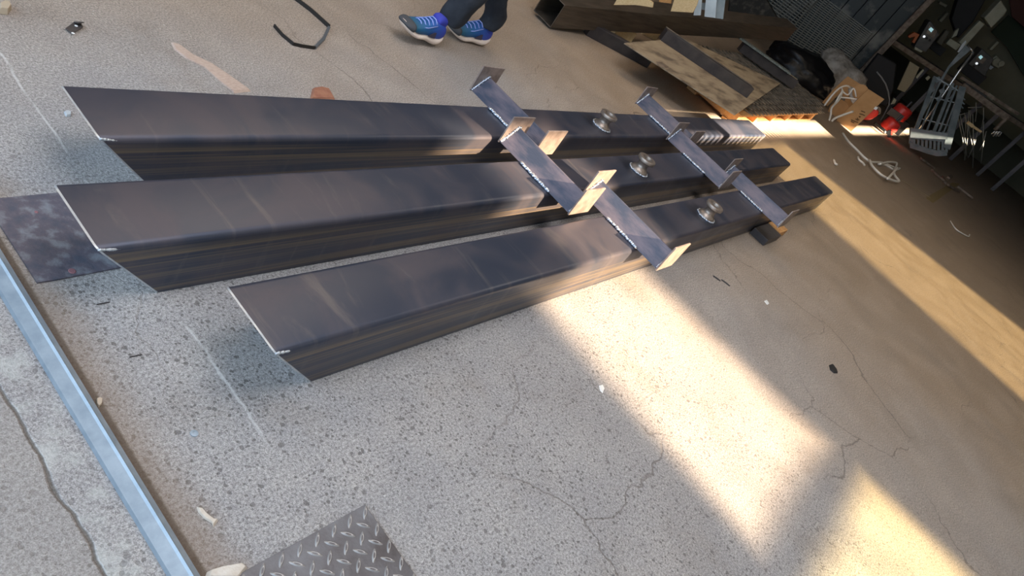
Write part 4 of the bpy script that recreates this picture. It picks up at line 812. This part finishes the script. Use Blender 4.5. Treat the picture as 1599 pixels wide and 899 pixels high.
cord([(1358, 250), (1362, 259), (1375, 272), (1390, 280), (1404, 283), (1396, 271), (1400, 258), (1399, 254), (1386, 253), (1374, 256)], 'second white cord making the outer strand of the loose loop on the floor', r=.014, z=.04)
cord([(1386, 279), (1396, 268), (1401, 262)], 'short white cord crossing the loose loop on the floor', r=.014, z=.068)
cord([(1267, 180, 10.4), (1268, 190, 10.3), (1276, 200, 10.2), (1290, 212, 10.1), (1311, 215, 10.1)], 'white cord hanging down in the bright sun patch left of the cardboard box', r=.014)
cord([(1269, 183, 10.5), (1280, 190, 10.5), (1295, 192, 10.6), (1305, 184, 10.7), (1332, 174, 10.9)], 'lower white cord sweeping in front of the box to its front flap', r=.015)
cord([(1267, 186, 10.4), (1280, 194, 10.4), (1292, 192, 10.5), (1297, 180, 10.6), (1299, 168, 10.7), (1310, 156, 11.0), (1316, 142, 11.2)], 'white cord looping up into the open box at its left', r=.013)
cord([(1287, 165, D_), (1300, 148, D_), (1312, 137, D_+.1), (1322, 134, D_+.2), (1328, 137, D_+.3)], 'white cord arching over the left flap of the box', r=.012)
cord([(1302, 165, D_), (1309, 152, D_), (1315, 142, D_+.1), (1313, 136, D_+.2)], 'short white cord inside the upper arch, left of the plastic bundle', r=.012)
cord([(1312, 152, D_+.2), (1325, 153, D_+.2), (1338, 155, D_+.2)], 'straight white cord across the mouth of the box', r=.010)
cord([(1314, 141, D_+.2), (1324, 148, D_+.2), (1333, 138, D_+.2), (1337, 151, D_+.2)], 'zigzag white cord in the mouth of the box', r=.010)
cord([(1340, 245), (1341, 249), (1347, 254), (1350, 258)], 'short curled white cord offcut left of the loose loop', r=.012)
cord([(1302, 250), (1304, 255), (1307, 257)], 'tiny white cord offcut nearest the beams', r=.012)
cord([(1484, 345), (1492, 357), (1502, 364), (1512, 369), (1514, 366)], 'thin white cord offcut alone on the open floor at the right', r=.008)
mb = MB(); mb.bar(G(1408, 281, .004), G(1452, 308, .004), .012, .004); tag(mb.build('thin_string', mat('tan_string', (0.42, 0.33, 0.20), 0.8)), 'thin tan string lying straight between the cord loop and the faded yellow mark', 'string')
mb = MB(); mb.poly_prism([G(*q) for q in ((1445, 309), (1487, 285), (1499, 287), (1457, 317))], (0, 0, .0015)); tag(mb.build('floor_marking', mat('faded_yellow_paint', (0.27, 0.20, 0.09), 0.8)), 'faded yellow painted mark on the dark floor at the right', 'marking')
def redcyl(a, b, r, d, label, lit=False):
    t = thing('red_cylinder', S(*a, d), label, 'canister', 'red canisters beside the cardboard box'); A, B = S(*a, d), S(*b, d); ax_ = (B-A).normalized(); L_ = (B-A).length
    mb = MB(); mb.lathe([(0, 0), (r*.7, 0), (r*.95, L_*.06), (r, L_*.14), (r, L_*.82), (r*.9, L_*.93), (r*.5, L_), (0, L_)], A, 28, axis=ax_); mb.build('canister_body', M['red'], t, smooth=True)
    mb = MB(); mb.lathe([(0, 0), (r*1.04, 0), (r*1.04, .03), (0, .03)], A+ax_*L_*.35, 28, axis=ax_); mb.build('dark_band', M['red'], t)
    mb = MB(); mb.tube([B, B+ax_*.05, B+ax_*.08+ZZ*.03], .02, 8); mb.build('valve', M['darksteel'], t)
redcyl((1382, 203), (1400, 188), .13, 13.4, 'red canister lying on its side, lower of the pair beside the cardboard box')
redcyl((1399, 184), (1416, 167), .15, 14.4, 'red canister lying further back, upper of the pair beside the cardboard box')
slab([(1345, 188), (1352, 178), (1367, 170), (1373, 173), (1372, 180), (1360, 188)], 12.9, .12, 'red_plastic_scrap', M['red'], None, .03, label='crumpled red plastic scrap tucked against the right of the cardboard box', category='scrap')
t = thing('clamp', S(1380, 208, 12.5), 'black bar clamp lying in front of the lower red canister', 'clamp')
mb = MB(); mb.bar(S(1366, 192, 13.0), S(1388, 209, 13.0), .05, .04); mb.build('clamp_bar', M['blackm'], t)
mb = MB(); mb.bar(S(1388, 214, 13.0), S(1389, 203, 13.0), .05, .04, up=Fh); mb.build('clamp_jaw', M['blackm'], t)
mb = MB(); mb.ball(S(1381, 206, 12.95), .025, 2); mb.build('clamp_screw', M['bright'], t, smooth=True)
mb = MB(); mb.bar(S(1388, 172, 14.1), S(1408, 186, 14.1), .12, .05, up=Fh); tag(mb.build('dark_strap_bar', M['machine']), 'dark bar lying across between the two red canisters', 'bar')
mb = MB(); 
for k in range(3): mb.tube([S(1371+4*math.cos(a*.7+k), 175+3*math.sin(a*.7+k*1.3)-k*3, 12.95) for a in range(10)], .010, 6)
tag(mb.build('tangled_wire', M['rustbar'], smooth=True), 'tangle of rusty wire above the red plastic scrap', 'wire')
# ================================================================ things at the top edge behind the tube
slab([(958, 8), (966, -6), (1000, -8), (1020, 4), (1019, 12), (1000, 9), (990, 8)], 5.9, .03, 'pale_board', M['palewood'], None, .003, label='pale pointed board behind the square tube near its open end', category='board')
slab([(1047, 18), (1056, -12), (1094, -12), (1088, 8), (1082, 20)], 6.6, .04, 'pale_board', M['palewood'], None, .004, label='broad pale board standing behind the square tube, beside the pale blue-grey channel', category='board')
slab([(1028, 14), (1030, -10), (1050, -10), (1046, 14)], 7.5, .04, 'brown_plank', M['wood'], None, .004, label='brown plank standing left of the broad pale board', category='plank')
t = thing('grey_channel', S(1110, 22, 7.0), 'pale blue-grey steel channel standing upright behind the square tube', 'channel')
slab([(1083, 24), (1088, -12), (1097, -12), (1094, 24)], 7.0, .03, 'flange', M['lightgrey'], t); slab([(1100, 26), (1103, -12), (1120, -12), (1117, 28)], 7.05, .03, 'web', M['lightgrey'], t)
slab([(1116, 28), (1119, -12), (1134, -12), (1129, 30)], 7.1, .03, 'flange', M['greyp'], t); slab([(1092, 14), (1095, 4), (1103, 5), (1101, 16)], 7.1, .03, 'cross_piece', M['greyp'], t)
t = thing('black_grid', S(940, 4, 6.4), 'black plastic grid strip behind the open end of the square tube', 'grid')
mb = MB()
for k in range(14): mb.bar(S(925+k*3, -6, 6.4), S(927+k*3, 4+k*.25, 6.4), .008, .02, up=Fh)
mb.bar(S(922, -4, 6.4), S(968, 2, 6.4), .01, .02, up=Fh); mb.bar(S(922, 2, 6.4), S(968, 8, 6.4), .01, .02, up=Fh); mb.build('grid_bars', M['blackm'], t)
slab([(1135, 30), (1140, -14), (1190, -14), (1215, 30), (1180, 45)], 12.2, .25, 'scrap_bundle', mat('mottled_dark_scrap', (0.012, 0.012, 0.010), 0.7, 0.2, (0.09, 0.08, 0.065), 9, 0.6, 20, contrast=(0.5, 0.75)), None, .02, label='mottled dark scrap bundle behind the far part of the square tube', category='scrap')

# dark stands under the things that stand above the bench top or the floor
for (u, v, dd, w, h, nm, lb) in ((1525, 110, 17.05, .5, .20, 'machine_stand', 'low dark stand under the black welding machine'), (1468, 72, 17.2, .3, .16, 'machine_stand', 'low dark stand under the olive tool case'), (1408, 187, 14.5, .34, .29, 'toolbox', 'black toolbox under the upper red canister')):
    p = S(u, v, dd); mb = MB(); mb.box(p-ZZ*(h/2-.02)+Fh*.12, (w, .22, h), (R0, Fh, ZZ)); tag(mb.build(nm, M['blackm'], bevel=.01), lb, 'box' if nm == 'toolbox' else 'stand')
